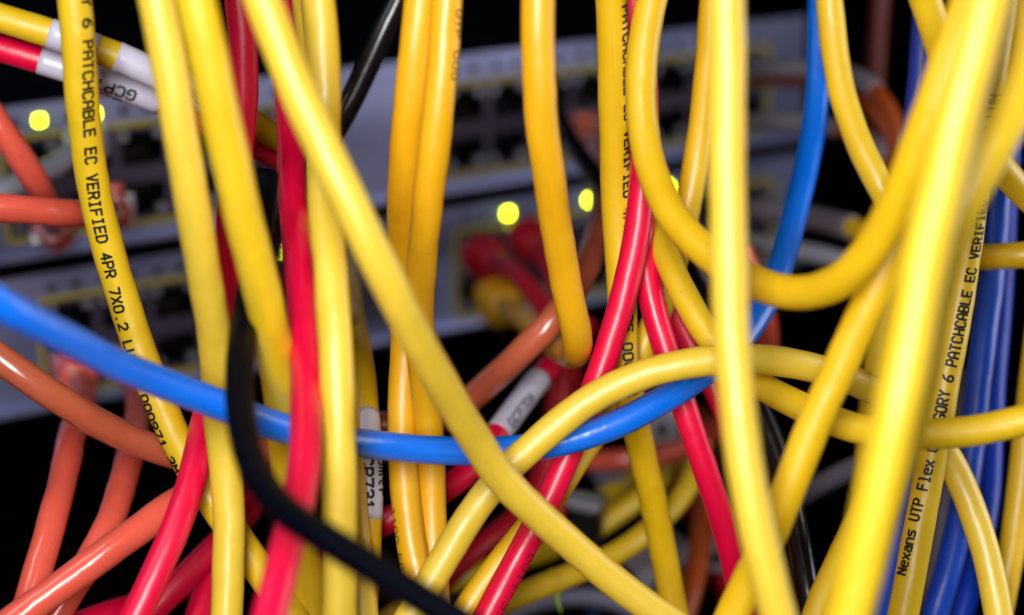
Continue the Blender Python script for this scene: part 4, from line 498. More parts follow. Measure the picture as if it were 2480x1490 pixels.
  [(19.4,112.9,1037),(17.9,106.1,1037.8),(16.7,99.3,1038.9),(15.5,92.5,1040),(14.3,85.7,1041),(13.1,78.9,1042),(11.7,72.1,1042.9),(10.3,65.3,1043.7),(8.7,58.5,1044.2),(6.8,51.8,1044.3),(4.7,45.2,1044),(2.4,38.6,1043.2),(-0.2,32.3,1041.8),(-3.1,26.3,1039.7),(-6.3,20.6,1037.1),(-10.2,15.4,1034.5),(-15,11,1032.3),(-20.7,7.5,1030.1),(-26.8,5.4,1027.6),(-32.9,5,1024.3),(-38.5,5.5,1020.1),(-43.4,6,1015.2),(-47.7,5.9,1009.7),(-51.7,5,1004),(-55.7,4.3,998.4),(-59.7,3.5,992.7),(-63.7,2.8,987),(-67.8,2.1,981.4),(-71.8,1.3,975.7),(-75.8,0.6,970),(-79.8,-0.2,964.4),(-83.9,-0.9,958.7),(-87.9,-1.6,953),(-91.9,-2.4,947.4)]),
 ('R9', 'dim_red', 5.6, 0, 0.01, 'red cable leaving the left red plug in the lower switch, low light put into its colour',
  {'big': 1},
  [(-9.1,206.2,1029.2),(-7.5,199.6,1030.9),(-6.3,193,1032.6),(-5,186.3,1034.1),(-3.6,179.5,1035.3),(-2,172.8,1036.3),(-0.4,166,1037),(1.5,159.3,1037.3),(3.4,152.6,1037.2),(5.3,145.8,1036.8),(7.1,139.1,1036.3),(8.8,132.4,1035.5),(10.2,125.6,1034.3),(11.3,119,1032.4),(12.1,112.5,1029.8),(12.2,106.6,1026.2),(11.7,101.7,1021.3),(10.6,97.9,1015.5),(9.2,94.3,1009.6),(7.5,90.1,1004.4),(4.9,85,1000.4),(1.6,79.4,998),(-2.1,73.5,996.8),(-6,67.8,996),(-10.4,62.6,994.3),(-15.1,58.5,991.2),(-19.6,55.1,987),(-23.9,52.2,982.3),(-28.2,49.2,977.7),(-32.5,46.2,973.1),(-36.9,43.2,968.5),(-41.2,40.2,963.9),(-45.5,37.2,959.3),(-49.9,34.2,954.7),(-54.2,31.3,950.1),(-58.5,28.3,945.5),(-62.8,25.3,940.9),(-67.2,22.3,936.3)]),
 ('R14', 'dim_red', 5.6, 0, 0.01, 'red cable leaving the right red plug in the lower switch, low light put into its colour',
  {'big': 1},
  [(4.9,223.3,1030.4),(5.9,216.6,1031.6),(6.7,209.9,1032.8),(7.5,203.2,1033.9),(8.3,196.4,1034.6),(9.3,189.7,1034.9),(10.4,182.9,1034.6),(11.6,176.2,1033.9),(12.8,169.6,1032.5),(14,163.3,1030.1),(15.1,157.6,1026.3),(15.8,152.7,1021.7),(16.1,147.8,1016.8),(16,142.6,1012.3),(15.6,137,1008.5),(15.2,131,1005),(14.6,125.4,1001.3),(13.9,120.5,996.5),(13.3,116.8,990.7),(12.7,114.3,984.4),(12.2,112.2,977.9)]),
 ('R11', 'red', 5.6, None, 0.009, 'shaded magenta red cable at the bottom, left of the yellow vertical',
  {},
  [(-56.9,42.8,1026.5),(-57.1,36,1025.1),(-57,29,1024.9),(-57.1,22.1,1025.2),(-57.7,15.2,1025.3),(-59.9,8.7,1024.4),(-63.6,3.4,1022),(-67.9,-1,1018.7),(-72.3,-5,1015.1),(-76.9,-8.5,1011.2),(-81.4,-12.1,1007.4),(-85.9,-15.8,1003.6),(-90.5,-19.4,999.8),(-95,-23.1,996),(-99.5,-26.7,992.2),(-104.1,-30.4,988.4),(-108.6,-34,984.6),(-113.2,-37.6,980.8),(-117.7,-41.3,977),(-122.2,-44.9,973.2)]),
 ('R15', 'red', 5.6, None, 0.009, 'short red cable stretch at the bottom edge behind the yellow vertical',
  {},
  [(-61,29.3,1034.7),(-61.1,24.5,1029.7),(-61.5,19.1,1025.3),(-62.4,13.7,1020.9),(-63.7,8.1,1017),(-65.1,2.4,1013.2),(-66.5,-2.7,1008.6),(-67.9,-7.9,1004.2),(-69.3,-13.1,999.8),(-70.7,-18.4,995.4),(-72.1,-23.6,991),(-73.5,-28.8,986.6),(-74.9,-34,982.1),(-76.3,-39.3,977.7),(-77.6,-44.5,973.3),(-79,-49.7,968.9),(-80.4,-54.9,964.5)]),
 ('R16', 'red', 5.6, None, 0.009, 'red cable just showing along the bottom edge at the left',
  {},
  [(-148.8,-47.3,1004),(-143,-43.1,1004.4),(-137.3,-38.8,1004.9),(-131.5,-34.5,1005.3),(-125.8,-30.2,1005.8),(-120,-26,1006.2),(-114.3,-21.7,1006.7),(-108.6,-17.4,1007.1),(-102.8,-13.1,1007.5),(-97.1,-8.9,1008),(-91.2,-4.9,1008.6),(-85.6,-0.4,1008.9),(-81.6,5.4,1007.8),(-78.6,11.8,1006.4),(-75.7,18.2,1005.1),(-73,24.8,1004.2),(-70.2,31.4,1003.7),(-66.6,37.5,1004.1)]),
 ('Y21', 'deep_yellow', 5.6, None, 0.016, 'yellow cable hidden mostly behind the sharp red cable',
  {},
  [(46.3,51.6,1203.8),(45.9,49.5,1197.1),(45.5,47.4,1190.5),(45,45.3,1183.8),(44.6,43.2,1177.1),(44.1,41.1,1170.4),(43.7,39,1163.8),(43.3,36.9,1157.1),(42.8,34.8,1150.4),(42.4,32.6,1143.7),(42,30.5,1137.1),(41.5,28.5,1130.4),(41,26.2,1123.8),(40.3,23.7,1117.3),(39.5,20.8,1110.9),(38.4,17.9,1104.6),(37.2,15.5,1098.2),(35.8,13.9,1091.5),(34.3,12.9,1084.7),(32.4,11.9,1078),(30.1,10.8,1071.5),(27.4,9.4,1065.2),(24.5,7.4,1059.2),(21,4.5,1053.9),(17.1,0.5,1049.5),(13.4,-3.9,1045.6),(9.9,-8.5,1041.6),(6.1,-12.7,1037.5),(1.7,-16.2,1033.3),(-2.7,-19.2,1028.8),(-6.9,-21.9,1023.8),(-10.7,-24.3,1018.4),(-14.5,-26.8,1013.1),(-18.3,-29.3,1007.8),(-22.2,-31.8,1002.5),(-26,-34.3,997.2),(-29.9,-36.8,991.9),(-33.7,-39.3,986.6),(-37.5,-41.8,981.3),(-41.4,-44.3,976),(-45.2,-46.8,970.6),(-49.1,-49.3,965.3)]),
 ('Y27', 'yellow', 5.6, None, 0.016, 'yellow cable in the dark lower middle, upper of the two slanting ones',
  {},
  [(59,213.9,967.8),(56.8,207.2,968.5),(55,200.5,969.6),(53.2,193.8,970.6),(51.3,187.1,971.6),(49.5,180.3,972.6),(47.7,173.6,973.8),(46.2,166.9,975.2),(44.8,160.2,976.8),(43.5,153.5,978.6),(42.3,146.8,980.5),(41.1,140.1,982.4),(40,133.4,984.4),(38.9,126.8,986.5),(37.8,120.1,988.5),(36.4,113.5,990.3),(33.6,107.1,991),(29.2,101.7,990),(24.1,97.2,988.3),(18.6,92.9,986.9),(13,88.7,986),(7.6,84.3,985.7),(2.3,79.6,985.8),(-2.9,74.9,986.1),(-8.4,70.5,986.3),(-14,66.2,986.1),(-19.6,62.1,985.2),(-25.1,58,983.3),(-30.6,54.6,980.4),(-36,51.2,977.7),(-41.5,47.7,974.9),(-47,44.3,972.1),(-52.5,40.8,969.4),(-57.9,37.3,966.6),(-63.4,33.8,963.9),(-68.9,30.4,961.1),(-74.4,26.9,958.3),(-79.9,23.4,955.6),(-85.3,20,952.8)]),
 ('Y29', 'yellow', 5.6, None, 0.016, 'dim yellow cable end above the two slanting ones in the lower middle',
  {},
  [(16.7,152,965.5),(21.6,156.3,967.2),(25.9,161.3,968.1),(29.7,166.8,968.6),(33.3,172.4,968.9),(36.8,178.1,969.1),(40.4,183.8,969.5),(43.9,189.4,970.1),(47.4,195,971.2),(51.2,200.2,973)]),
 ('Y28', 'yellow', 5.6, None, 0.016, 'yellow cable in the dark lower middle, lower of the two slanting ones',
  {},
  [(48,94,1010.9),(46.8,87.2,1010.3),(45.6,80.4,1010.2),(44.1,73.7,1009.9),(41.8,67.2,1009.1),(38.7,61.1,1007.9),(35,55.5,1006.4),(30.7,50.3,1004.9),(25.9,45.5,1003.6),(20.5,41.4,1002.3),(14.7,37.9,1001.1),(8.6,34.8,999.9),(2.5,31.9,998.5),(-3.6,29.1,996.9),(-9.6,26.4,994.9),(-15.7,24.2,992.4),(-21.7,21.8,990),(-27.8,19.4,987.7),(-33.8,17,985.4),(-39.9,14.6,983),(-45.9,12.2,980.7),(-52,9.9,978.3),(-58.1,7.5,976),(-64.1,5.1,973.6),(-70.2,2.7,971.3),(-76.2,0.3,969)]),
 ('Y30', 'deep_yellow', 5.6, None, 0.016, 'dim yellow cable with a white sleeve, ending level at the right edge',
  {'wraps': [(43.6, 95.4, 0.5)]},
  [(66.3,218.6,1042.3),(66.5,211.8,1043.9),(66.5,205,1045.6),(66.5,198.2,1047.3),(66.7,191.4,1049),(67.1,184.6,1050.6),(68.1,177.8,1052.1),(69.6,171.1,1053.5),(72.1,164.6,1054.8),(75.2,158.4,1055.8),(78.5,152.3,1056.7),(81.7,146.1,1057.5),(85,140,1058.2),(88.3,133.8,1058.7),(91.6,127.6,1059.1),(94.9,121.4,1059.1),(97.8,115,1059.1),(99.8,108.3,1059.5),(101,101.5,1060.5),(101.6,94.6,1061.8),(101.8,87.7,1063.3),(101.9,80.9,1064.8),(101.7,74.1,1066.5),(101.3,67.3,1068.3),(100.7,60.6,1070.1),(100.1,53.8,1072),(99.6,47.1,1074),(99.5,40.3,1075.9),(100.1,33.6,1077.8),(102.3,27.3,1079.8),(107.8,23.4,1081.3),(114.7,22.3,1082.2),(121.5,21.1,1083.1),(128.3,19.9,1084.1),(135.2,18.7,1085),(142,17.5,1086),(148.9,16.2,1086.9),(155.7,15,1087.9),(162.6,13.8,1088.8),(169.4,12.6,1089.8),(176.3,11.3,1090.7),(183.1,10.1,1091.7)]),
 ('Y31', 'deep_yellow', 5.8, None, 0.016, 'dim yellow cable at the far right edge below',
  {},
  [(127.7,63.5,1123.4),(126.5,60.4,1117.3),(125.3,57.4,1111.2),(124.2,54.4,1105.1),(123,51.4,1099),(121.9,48.4,1092.9),(120.7,45.4,1086.8),(119.6,42.4,1080.7),(118.4,39.4,1074.6),(117.2,36.4,1068.6),(116.1,33.4,1062.5),(114.9,30.5,1056.3),(113.8,27.3,1050.3),(112.7,24.2,1044.3),(111.7,21.1,1038.2),(110.7,18.1,1032.1),(109.6,15,1026),(108.4,11.8,1020),(106.8,8.6,1014.1),(105.2,5.6,1008.2),(103.5,2.8,1002.1),(101.8,-0,996),(100.1,-2.9,990),(98.4,-5.7,983.9),(96.7,-8.5,977.9),(95.1,-11.4,971.8),(93.4,-14.2,965.8),(91.7,-17.1,959.7),(90,-19.9,953.7),(88.3,-22.8,947.7),(86.6,-25.6,941.6)]),
 ('Y32', 'yellow', 5.8, None, 0.016, 'yellow cable bowing down rightwards beside the blue one at upper right',
  {},
  [(61.1,62.6,1201.5),(61.7,60.2,1194.8),(62.3,57.7,1188.2),(62.9,55.3,1181.5),(63.6,52.8,1174.8),(64.2,50.4,1168.2),(64.8,47.9,1161.5),(65.4,45.5,1154.9),(66,43,1148.2),(66.6,40.6,1141.6),(67.2,38.1,1134.9),(67.8,35.7,1128.2),(68.5,32.8,1121.8),(69.5,29.3,1115.7),(71.1,25.5,1109.9),(73.3,21.7,1104.3),(76.1,18.3,1098.7),(79.4,15.5,1093),(82.8,13.4,1087.1),(85.7,11.9,1080.8),(87.8,10.8,1074.1),(89,9.8,1067.2),(89.8,8.6,1060.2)]),
 ('Y33', 'yellow', 5.8, None, 0.016, 'yellow cable peeking out left of the nearest one at the bottom',
  {},
  [(79.7,10.1,1043),(77.1,4.5,1039.9),(74.6,-1.6,1037.5),(71.8,-7.4,1034.8),(68.7,-12.7,1031.5),(65.5,-17.6,1027.7),(62.4,-22.1,1023.3),(59.8,-26,1018.2),(57.1,-30,1013.1),(54.4,-34.1,1008.1),(51.7,-38.1,1003.1),(49,-42.2,998),(46.3,-46.2,993),(43.6,-50.2,988),(40.9,-54.3,983),(38.2,-58.3,977.9),(35.5,-62.4,972.9),(32.8,-66.4,967.9)]),
 ('Y34', 'yellow', 5.8, None, 0.016, 'shaded yellow cable in the gap left of the nearest one',
  {},
  [(86.5,41,1085.7),(85.1,39.2,1079.1),(83.9,37.9,1072.4),(82.9,37,1065.6),(82,36.3,1058.8),(81.2,35.4,1052),(80.5,34.5,1045.1),(80.1,33.8,1038.2),(79.9,33.2,1031.3),(79.7,32.9,1024.4),(79.4,32.7,1017.5),(79.1,32.5,1010.6),(78.7,32.2,1003.6),(78.2,31.7,996.7),(77.6,30.8,989.9),(77,30.1,983),(76.5,29.3,976.2),(75.9,28.5,969.3),(75.3,27.8,962.4),(74.7,27,955.6),(74.2,26.2,948.7),(73.6,25.5,941.8),(73,24.7,935),(72.5,23.9,928.1),(71.9,23.2,921.2)]),
 ('G1', 'grey', 5.0, None, 0.01, 'grey cable slanting through the dark gap at the lower right',
  {},
  [(63,101.5,984.3),(64.7,96,988.7),(66.1,90.3,992.9),(68.2,85,997.4),(71.4,80.4,1002.1),(75.5,76.6,1006.7),(80.4,73.5,1011.1),(85.7,70.6,1015.2),(91.4,68.3,1019),(97.8,67.2,1022.3)]),
 ('B2', 'mid_blue', 5.8, None, 0.01, 'blue cable hanging right of the printed yellow cable',
  {},
  [(112.6,59.4,1111.6),(111.4,55.5,1105.8),(110,51.3,1100.3),(108.8,47.1,1094.6),(107.7,43.3,1088.8),(106.7,39.5,1082.8),(105.6,35.7,1076.9),(104.4,31.9,1071),(103.1,28.4,1065),(101.9,25,1058.8),(100.8,21.8,1052.6),(99.8,18.5,1046.4),(98.7,15.2,1040.2),(97.4,11.7,1034.1),(95.9,8.2,1028.1),(94,4.7,1022.2),(91.9,1.1,1016.5),(89.5,-2.2,1010.7),(87.2,-5.6,1004.9),(84.8,-8.9,999),(82.5,-12.3,993.2),(80.1,-15.7,987.4),(77.8,-19,981.6),(75.4,-22.4,975.8),(73.1,-25.7,970),(70.7,-29.1,964.2),(68.4,-32.5,958.4),(66,-35.8,952.6)]),
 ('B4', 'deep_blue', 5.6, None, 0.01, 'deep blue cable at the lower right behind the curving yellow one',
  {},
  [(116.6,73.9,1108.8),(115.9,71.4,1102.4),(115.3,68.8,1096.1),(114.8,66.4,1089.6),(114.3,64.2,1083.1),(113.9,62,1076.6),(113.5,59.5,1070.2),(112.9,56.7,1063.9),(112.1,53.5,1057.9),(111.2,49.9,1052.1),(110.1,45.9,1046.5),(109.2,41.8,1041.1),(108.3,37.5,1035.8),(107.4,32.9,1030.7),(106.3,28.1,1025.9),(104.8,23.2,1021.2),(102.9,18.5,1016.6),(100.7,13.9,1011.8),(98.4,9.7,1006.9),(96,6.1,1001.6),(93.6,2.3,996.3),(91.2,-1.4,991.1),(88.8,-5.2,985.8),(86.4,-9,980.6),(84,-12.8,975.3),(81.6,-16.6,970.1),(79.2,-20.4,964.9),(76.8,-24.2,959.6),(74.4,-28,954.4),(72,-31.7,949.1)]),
 ('G2', 'grey', 5.0, None, 0.01, 'grey cable between the printed yellow cable and the blue ones',
  {},
  [(105.5,49.7,1046.1),(104,46,1040.5),(102.5,41.9,1035.2),(100.7,37.7,1030.1),(98.8,33.4,1025),(96.9,29.3,1019.8),(95.2,25.3,1014.4),(93.5,21.6,1008.8),(91.8,18.2,1003.1),(90.2,15.1,997.2),(88.5,11.9,991.3),(86.8,8.7,985.4),(85.1,5.5,979.5),(83.5,2.3,973.6),(81.8,-0.9,967.7),(80.1,-4,961.9),(78.4,-7.2,956),(76.8,-10.4,950.1),(75.1,-13.6,944.2),(73.4,-16.8,938.3)]),
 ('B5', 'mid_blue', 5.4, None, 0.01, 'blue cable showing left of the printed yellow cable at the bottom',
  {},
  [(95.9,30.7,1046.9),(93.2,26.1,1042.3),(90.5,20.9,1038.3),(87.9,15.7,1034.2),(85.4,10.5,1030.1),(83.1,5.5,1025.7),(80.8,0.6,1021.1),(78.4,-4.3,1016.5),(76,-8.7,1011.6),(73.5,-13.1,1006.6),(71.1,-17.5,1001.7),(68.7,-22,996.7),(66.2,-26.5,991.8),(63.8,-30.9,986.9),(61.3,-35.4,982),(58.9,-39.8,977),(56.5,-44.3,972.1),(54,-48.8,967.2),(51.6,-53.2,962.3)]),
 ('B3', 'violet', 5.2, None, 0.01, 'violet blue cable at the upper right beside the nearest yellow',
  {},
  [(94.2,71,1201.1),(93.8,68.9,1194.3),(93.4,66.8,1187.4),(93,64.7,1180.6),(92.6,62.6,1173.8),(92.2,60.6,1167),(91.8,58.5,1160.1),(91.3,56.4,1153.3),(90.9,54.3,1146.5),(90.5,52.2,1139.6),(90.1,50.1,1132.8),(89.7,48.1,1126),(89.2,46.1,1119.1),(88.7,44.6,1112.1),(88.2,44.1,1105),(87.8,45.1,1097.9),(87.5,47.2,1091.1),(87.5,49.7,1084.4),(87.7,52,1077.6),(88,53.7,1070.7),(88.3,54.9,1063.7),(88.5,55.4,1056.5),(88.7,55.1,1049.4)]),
 ('R12', 'shadow_red', 5.6, None, 0.01, 'red cable far back at upper right, deep shadow put into its colour',
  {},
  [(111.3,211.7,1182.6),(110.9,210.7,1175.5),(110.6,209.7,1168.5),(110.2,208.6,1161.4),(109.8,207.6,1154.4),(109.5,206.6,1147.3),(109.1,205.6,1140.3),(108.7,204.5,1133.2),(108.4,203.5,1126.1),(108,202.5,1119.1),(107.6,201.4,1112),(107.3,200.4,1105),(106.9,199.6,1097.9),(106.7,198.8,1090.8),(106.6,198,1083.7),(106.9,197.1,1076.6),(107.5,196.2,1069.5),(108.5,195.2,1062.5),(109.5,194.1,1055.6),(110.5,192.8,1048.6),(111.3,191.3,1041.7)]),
 ('O12', 'brown', 4.3, None, 0.01, 'brown orange cable with a white sleeve, topmost at the right',
  {'wraps': [(33.8, 99.8, 0.5)]},
  [(63.8,230.9,1082.2),(64.5,224.2,1083.6),(64.9,217.4,1084.9),(65.3,210.6,1086.3),(66,203.9,1087.6),(67.2,197.2,1088.9),(68.9,190.6,1090.2),(71.2,184.2,1091.5),(74.2,178.1,1092.7),(77.5,172.1,1093.9),(81,166.2,1094.9),(84.5,160.3,1095.9),(88.1,154.5,1096.4),(91.8,148.7,1096.1),(95.2,142.8,1094.8),(97.9,136.9,1092.3),(99.9,131.4,1088.6),(101.4,127.6,1083.2),(102.6,127.3,1076.5),(103.8,129.7,1070.1),(104.8,133,1064.1),(105.7,136.5,1058.2),(106.2,139.7,1052.1),(106.5,141.9,1045.6)]),
 ('O13', 'brown', 4.3, None, 0.01, 'brown orange cable curving just under the topmost sleeved one',
  {},
  [(71.2,240,1077.4),(73.8,233.6,1078.7),(75.6,226.9,1080.1),(77.4,220.2,1081.4),(79.2,213.5,1082.7),(81.1,206.9,1084),(83.2,200.3,1085.3),(85.3,193.7,1086.5),(87.6,187.1,1087.6),(89.9,180.5,1088.5),(92.3,173.9,1088.9),(94.6,167.3,1088.7),(97.2,160.9,1087.3),(100.3,155.5,1084.1),(103.3,152,1078.9),(105.3,150.2,1072.4),(106.5,150.3,1065.5),(107.3,152.1,1058.8),(108,155,1052.4),(108.5,157.6,1045.9)]),
 ('O14', 'brown', 4.3, None, 0.01, 'brown orange cable with a white sleeve, middle of the right side',
  {'wraps': [(39.9, 88.5, 0.5), (96.4, 106.7, 0.5)]},
  [(63.5,235.8,1064.2),(64.1,229,1065.8),(64.5,222.1,1067.4),(64.8,215.3,1068.9),(65.4,208.4,1070.5),(66.2,201.6,1072.1),(67.5,194.9,1073.7),(69.4,188.2,1075.3),(71.9,181.8,1076.8),(75,175.6,1078.1),(78.4,169.6,1079.2),(82.1,163.6,1080.1),(86.3,158,1080.4),(92,154.2,1079.6),(97.8,156.5,1076.7),(101.8,160.8,1072.8),(105.2,164.5,1067.9),(108,167.7,1062.3),(110.2,170.2,1056.1),(111.7,171.6,1049.4)]),
 ('W2', 'white', 5.4, None, 0.01, 'dull white cable below the sleeved yellow one at the right',
  {},
  [(71.4,215.4,1031.9),(72.1,208.6,1033.7),(72.4,201.8,1035.4),(72.8,195,1037.2),(73.4,188.1,1038.8),(74.6,181.4,1040.3),(76.3,174.7,1041.7),(78.9,168.2,1042.7),(82.5,162.2,1043.4),(87.3,157.1,1043.6),(92.7,152.6,1043.1),(98,148,1042.3),(102.8,143,1041.2),(107.8,138.3,1039.6)]),
 ('W1', 'white', 5.6, 1, 0.01, 'white cable behind the orange ones at the left edge',
  {},
  [(-164.1,27.4,1066.1),(-160.6,33.4,1067.1),(-157.1,39.5,1068.2),(-153.7,45.5,1069.3),(-150.2,51.6,1070.3),(-146.7,57.6,1071.4),(-143.2,63.7,1072.4),(-139.7,69.7,1073.5),(-136.2,75.8,1074.5),(-132.7,81.8,1075.6),(-129.1,87.8,1076.7),(-125.6,93.8,1077.8),(-123,100.3,1078.3),(-120.7,107,1078.6),(-118.8,113.8,1078.6),(-117.4,120.7,1078.6),(-116.6,127.8,1078.6),(-116.4,134.8,1078.3),(-116.6,141.9,1077.8),(-117.1,148.9,1077),(-117.5,155.9,1076.4)]),
 ('R17', 'dim_red', 5.6, None, 0.01, 'dark red cable deep behind the lower right red one at the bottom',
  {},
  [(41.4,251.9,972.6),(44.2,249.6,966.6),(47,246,961.1),(49.4,240.9,956.9),(51.2,234.7,954.1),(52.8,228.1,952.1),(54,221.3,950.6),(55.1,214.4,949.6),(56,207.4,949.1),(56.7,200.3,948.8),(57.4,193.3,948.7),(57.9,186.2,948.6),(58.5,179.2,948.7),(59,172.1,948.8),(59.4,165.1,949.2),(59.8,158,949.6),(60.3,151,949.7),(61.3,144.1,948.6),(63.1,138.2,945.1),(65.4,134.1,939.9),(67.8,129.9,934.8),(70.1,125.6,929.6),(72.5,121.3,924.5),(74.8,117,919.4),(77.2,112.7,914.3),(79.5,108.4,909.1),(81.8,104.1,904),(84.2,99.9,898.9),(86.5,95.6,893.8),(88.8,91.3,888.7)]),
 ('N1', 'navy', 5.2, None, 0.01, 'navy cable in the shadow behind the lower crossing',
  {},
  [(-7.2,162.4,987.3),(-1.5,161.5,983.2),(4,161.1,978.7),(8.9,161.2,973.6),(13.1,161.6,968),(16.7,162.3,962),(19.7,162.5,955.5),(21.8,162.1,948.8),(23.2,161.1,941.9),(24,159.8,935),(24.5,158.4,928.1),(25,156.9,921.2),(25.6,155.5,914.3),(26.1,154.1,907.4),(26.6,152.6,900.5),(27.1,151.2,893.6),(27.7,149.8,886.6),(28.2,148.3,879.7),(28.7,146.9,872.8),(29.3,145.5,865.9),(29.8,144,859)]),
 ('G3', 'grey', 5.2, None, 0.01, 'blue grey cable along the dark bottom edge in the middle',
  {},
  [(-69.5,118.8,913.9),(-63.1,119.7,916.9),(-56.7,120.7,920),(-50.4,121.6,923.1),(-44,122.6,926.1),(-37.6,123.5,929.2),(-31.3,124.4,932.3),(-24.9,125.4,935.3),(-18.6,126.3,938.4),(-12.2,127.3,941.5),(-5.8,128.2,944.6),(0.5,129.2,947.7),(7.1,129.9,950.1),(14.1,130.4,951.5),(21.2,130.4,951.7),(28.2,130.1,950.5),(34.8,129.2,947.8),(40.7,128.1,944.1),(46.7,127,940.4),(52.7,125.8,936.8),(58.7,124.7,933.1),(64.7,123.6,929.4),(70.7,122.4,925.8),(76.8,121.3,922.1),(82.8,120.2,918.5),(88.8,119.1,914.8),(94.8,117.9,911.2),(100.8,116.8,907.5)]),
]
PATH, OBJ = {}, {}
def boot(path, rad, at_start, m, parent, ring, big):
    """moulded boot, latch guard and clear plug body at the cable's end"""
    L = path.len; ln = (20 if big else 15)*MM
    s0, s1 = (0, ln) if at_start else (L-ln, L)
    def prof(t, th):
        f = (1-t) if at_start else t
        f = min(1, max(0, f)); g = min(1, f*1.7)**.7 if big else f**.8
        ax, az = 1.08 + (1.3 if big else .95)*g, 1.08 + (1.05 if big else .45)*g
        e = 1.0/(abs(math.cos(th)/ax)**2.8 + abs(math.sin(th)/az)**2.8)**(1/2.8)
        return e*(1 + .05*math.sin(f*34))
    link('plug_boot', tube('plug_boot', path, rad, s0, s1, nseg=24, step=.7, profile=prof), m, parent)
    c, t, n, b = path.frame(0 if at_start else L); d = -t if at_start else t
    side = d.cross(Vector((0, 0, 1))).normalized(); up = side.cross(d)
    mw = Matrix((side, d, up)).transposed().to_4x4(); mw.translation = c
    bm = bmesh.new(); bm_box(bm, -5.8*MM, 5.8*MM, -.5*MM, 10*MM, -3.9*MM, 3.9*MM, bevel=.5*MM)
    bm_box(bm, -2.6*MM, 2.6*MM, -3*MM, 8*MM, 4.3*MM, 5.2*MM, bevel=.3*MM)
    me = from_bm('plug', bm); me.transform(mw); link('plug', me, M['clear'], parent)
    bm = bmesh.new(); bm_box(bm, -3.4*MM, 3.4*MM, -7*MM, -1*MM, 3.5*MM, 6.6*MM, bevel=1.4*MM, seg=3)
    me = from_bm('latch_guard', bm, True); me.transform(mw); link('latch_guard', me, m, parent)
    if ring:
        rs = ln*1.0 if at_start else L-ln
        link('strain_ring', tube('strain_ring', path, rad*1.75, rs-1.6*MM, rs+1.6*MM, nseg=24, step=.4, profile=lambda t, th: .8+.2*math.sin(math.pi*t)**.5), m, parent)
for i, (key, colour, dia, plug, wob, label, extra, pts) in enumerate(CABLES):
    p = Path(pts); PATH[key] = p
    prof = None
    if 'kink' in extra:          # creased jacket where the cable is folded back
        k0 = extra['kink']
        def prof(t, th, k0=k0, L=p.len):
            s = t*L/MM; g = math.exp(-((s-k0)/9.0)**2)
            return 1 + g*(.045*math.sin(s*2.6 + 1.4*math.cos(th)) + .03*math.sin(s*1.4+2*th)) + .018*math.sin(s*.33+th)
    name = {'shadow_red': 'red', 'deep_blue': 'blue', 'golden': 'yellow', 'pale_yellow': 'yellow', 'deep_yellow': 'yellow', 'matte_black': 'black', 'brown': 'orange', 'salmon_brown': 'orange', 'mid_blue': 'blue', 'dim_red': 'red', 'navy': 'blue'}.get(colour, colour) + '_cable'
    o = link(name, tube(name, p, dia/2*MM, nseg=24, wob=wob, profile=prof, seed=i), M[colour], label=label, cat='cable', group='network cables')
    OBJ[key] = o
    if plug is not None: boot(p, dia/2*MM, plug == 0, M[colour], o, 'ring' in extra, 'big' in extra)
    for sa, sb, th in extra.get('wraps', []):
        rr = dia/2*MM + th*MM
        link('label_wrap', tube('label_wrap', p, rr, sa*MM, sb*MM, nseg=28, wob=wob*.6, seed=i), M['sleeve' if th > .3 else 'label'], o)
    for (txt, s, dr, a0, a1, adv, hgt, stk, ink, lift) in extra.get('texts', []):
        print_text('printed_text', p, dia/2*MM*(1+wob*1.6) + lift*MM, txt, s*MM, dr, a0, a1, adv, hgt, stk, M[ink], o)

# ------------------------------------------------------------------ small things among the cables
def placed(name, bm, m, pos, rot, label=None, cat=None, parent=None, smooth=False):
    o = link(name, from_bm(name, bm, smooth), m, parent, label=label, cat=cat)
    o.location = cam_space(*pos); o.rotation_euler = rot; return o
def px(u, v, d): return ((u-1240)/5000*d, d, -(v-745)/5000*d)
bm = bmesh.new(); bm_box(bm, -4.2*MM, 4.2*MM, -4*MM, 14*MM, -7*MM, 7*MM, bevel=1.2*MM)
kp = placed('black_plug', bm, M['black'], px(1405, 1285, 512), (R(-8), R(8), R(-12)), 'black plug with a pale tab in the dark lower middle', 'plug')
bm = bmesh.new(); bm_box(bm, -4.3*MM, 4.3*MM, -4.4*MM, 5*MM, 6.2*MM, 8.6*MM, bevel=.8*MM)
link('release_tab', from_bm('release_tab', bm), M['clear'], kp)
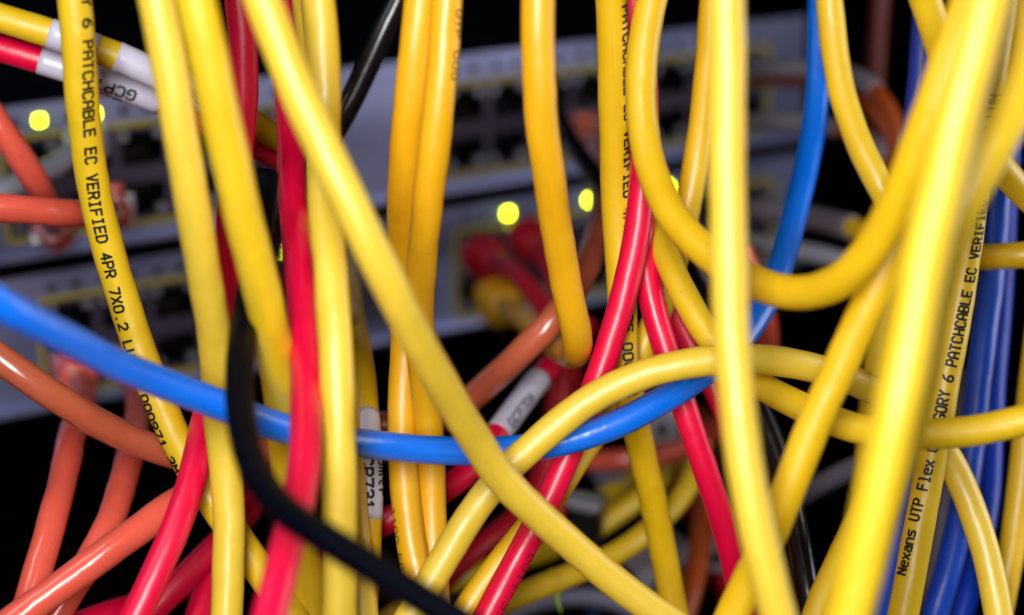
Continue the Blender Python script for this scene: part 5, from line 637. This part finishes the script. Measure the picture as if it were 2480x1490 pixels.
# bent bracket with a screw hole, behind the crossing
def bracket(pos, rot, wd, ht, label):
    bm = bmesh.new(); bm_box(bm, -wd/2*MM, wd/2*MM, -.8*MM, .8*MM, -ht/2*MM, ht/2*MM, bevel=.6*MM)
    bm_box(bm, -wd/2*MM, wd/2*MM, .9*MM, 12*MM, ht/2*MM-1.5*MM, ht/2*MM-.1*MM, bevel=.3*MM)
    o = placed('metal_bracket', bm, M['bezel'], pos, rot, label, 'bracket')
    bm = bmesh.new(); bmesh.ops.create_cone(bm, cap_ends=True, segments=20, radius1=2.0*MM, radius2=2.0*MM, depth=1.2*MM, matrix=Matrix.Rotation(math.pi/2, 4, 'X'))
    s = link('screw', from_bm('screw', bm), M['rail'], o); s.location = (wd*.06*MM, -1.2*MM, -ht*.1*MM)
bracket(px(1597, 1030, 625), (R(-6), R(4), R(20)), 12, 11, 'grey metal bracket with a dark screw behind the crossing cables')
bracket(px(1490, 1178, 612), (R(10), R(-35), R(10)), 8, 4.5, 'small pale metal bracket above the slanting yellow cables')
bracket(px(1585, 1412, 560), (R(0), R(-25), R(15)), 8, 10, 'small pale metal bracket at the bottom, left of the orange cable')
bracket(px(1738, 1335, 590), (R(0), R(12), R(15)), 7, 12, 'small pale metal bracket right of the brownish orange cable')
bracket(px(1650, 1370, 600), (R(0), R(15), R(25)), 5, 12, 'narrow pale metal bracket between yellow and orange cables, bottom')
# lime cable tie round the lower slanting yellow cable
p = PATH['Y28']; st = 74.5*MM
tie = link('cable_tie', tube('cable_tie', p, 2.8*MM*1.09, st-.35*MM, st+.35*MM, nseg=24, step=.4), M['yellow'], label='thin cable tie on the lower slanting yellow cable, lime tail hanging', cat='cable tie')
c, t, n, b = p.frame(st)
q0 = c - Vector((0, 0, 3.0*MM)) + n*1.0*MM
tp = Path([[x/MM for x in q] for q in (q0 + Vector((0, 0, .002)), q0, q0 + Vector((.0003, -.0004, -.0022)), q0 + Vector((.001, -.0006, -.0048)))])
link('tail', tube('tail', tp, .75*MM, nseg=8, step=.4, profile=lambda t, th: (1-.75*t)*(1 if abs(math.cos(th)) > .5 else .7)), M['lamp_green'], tie)
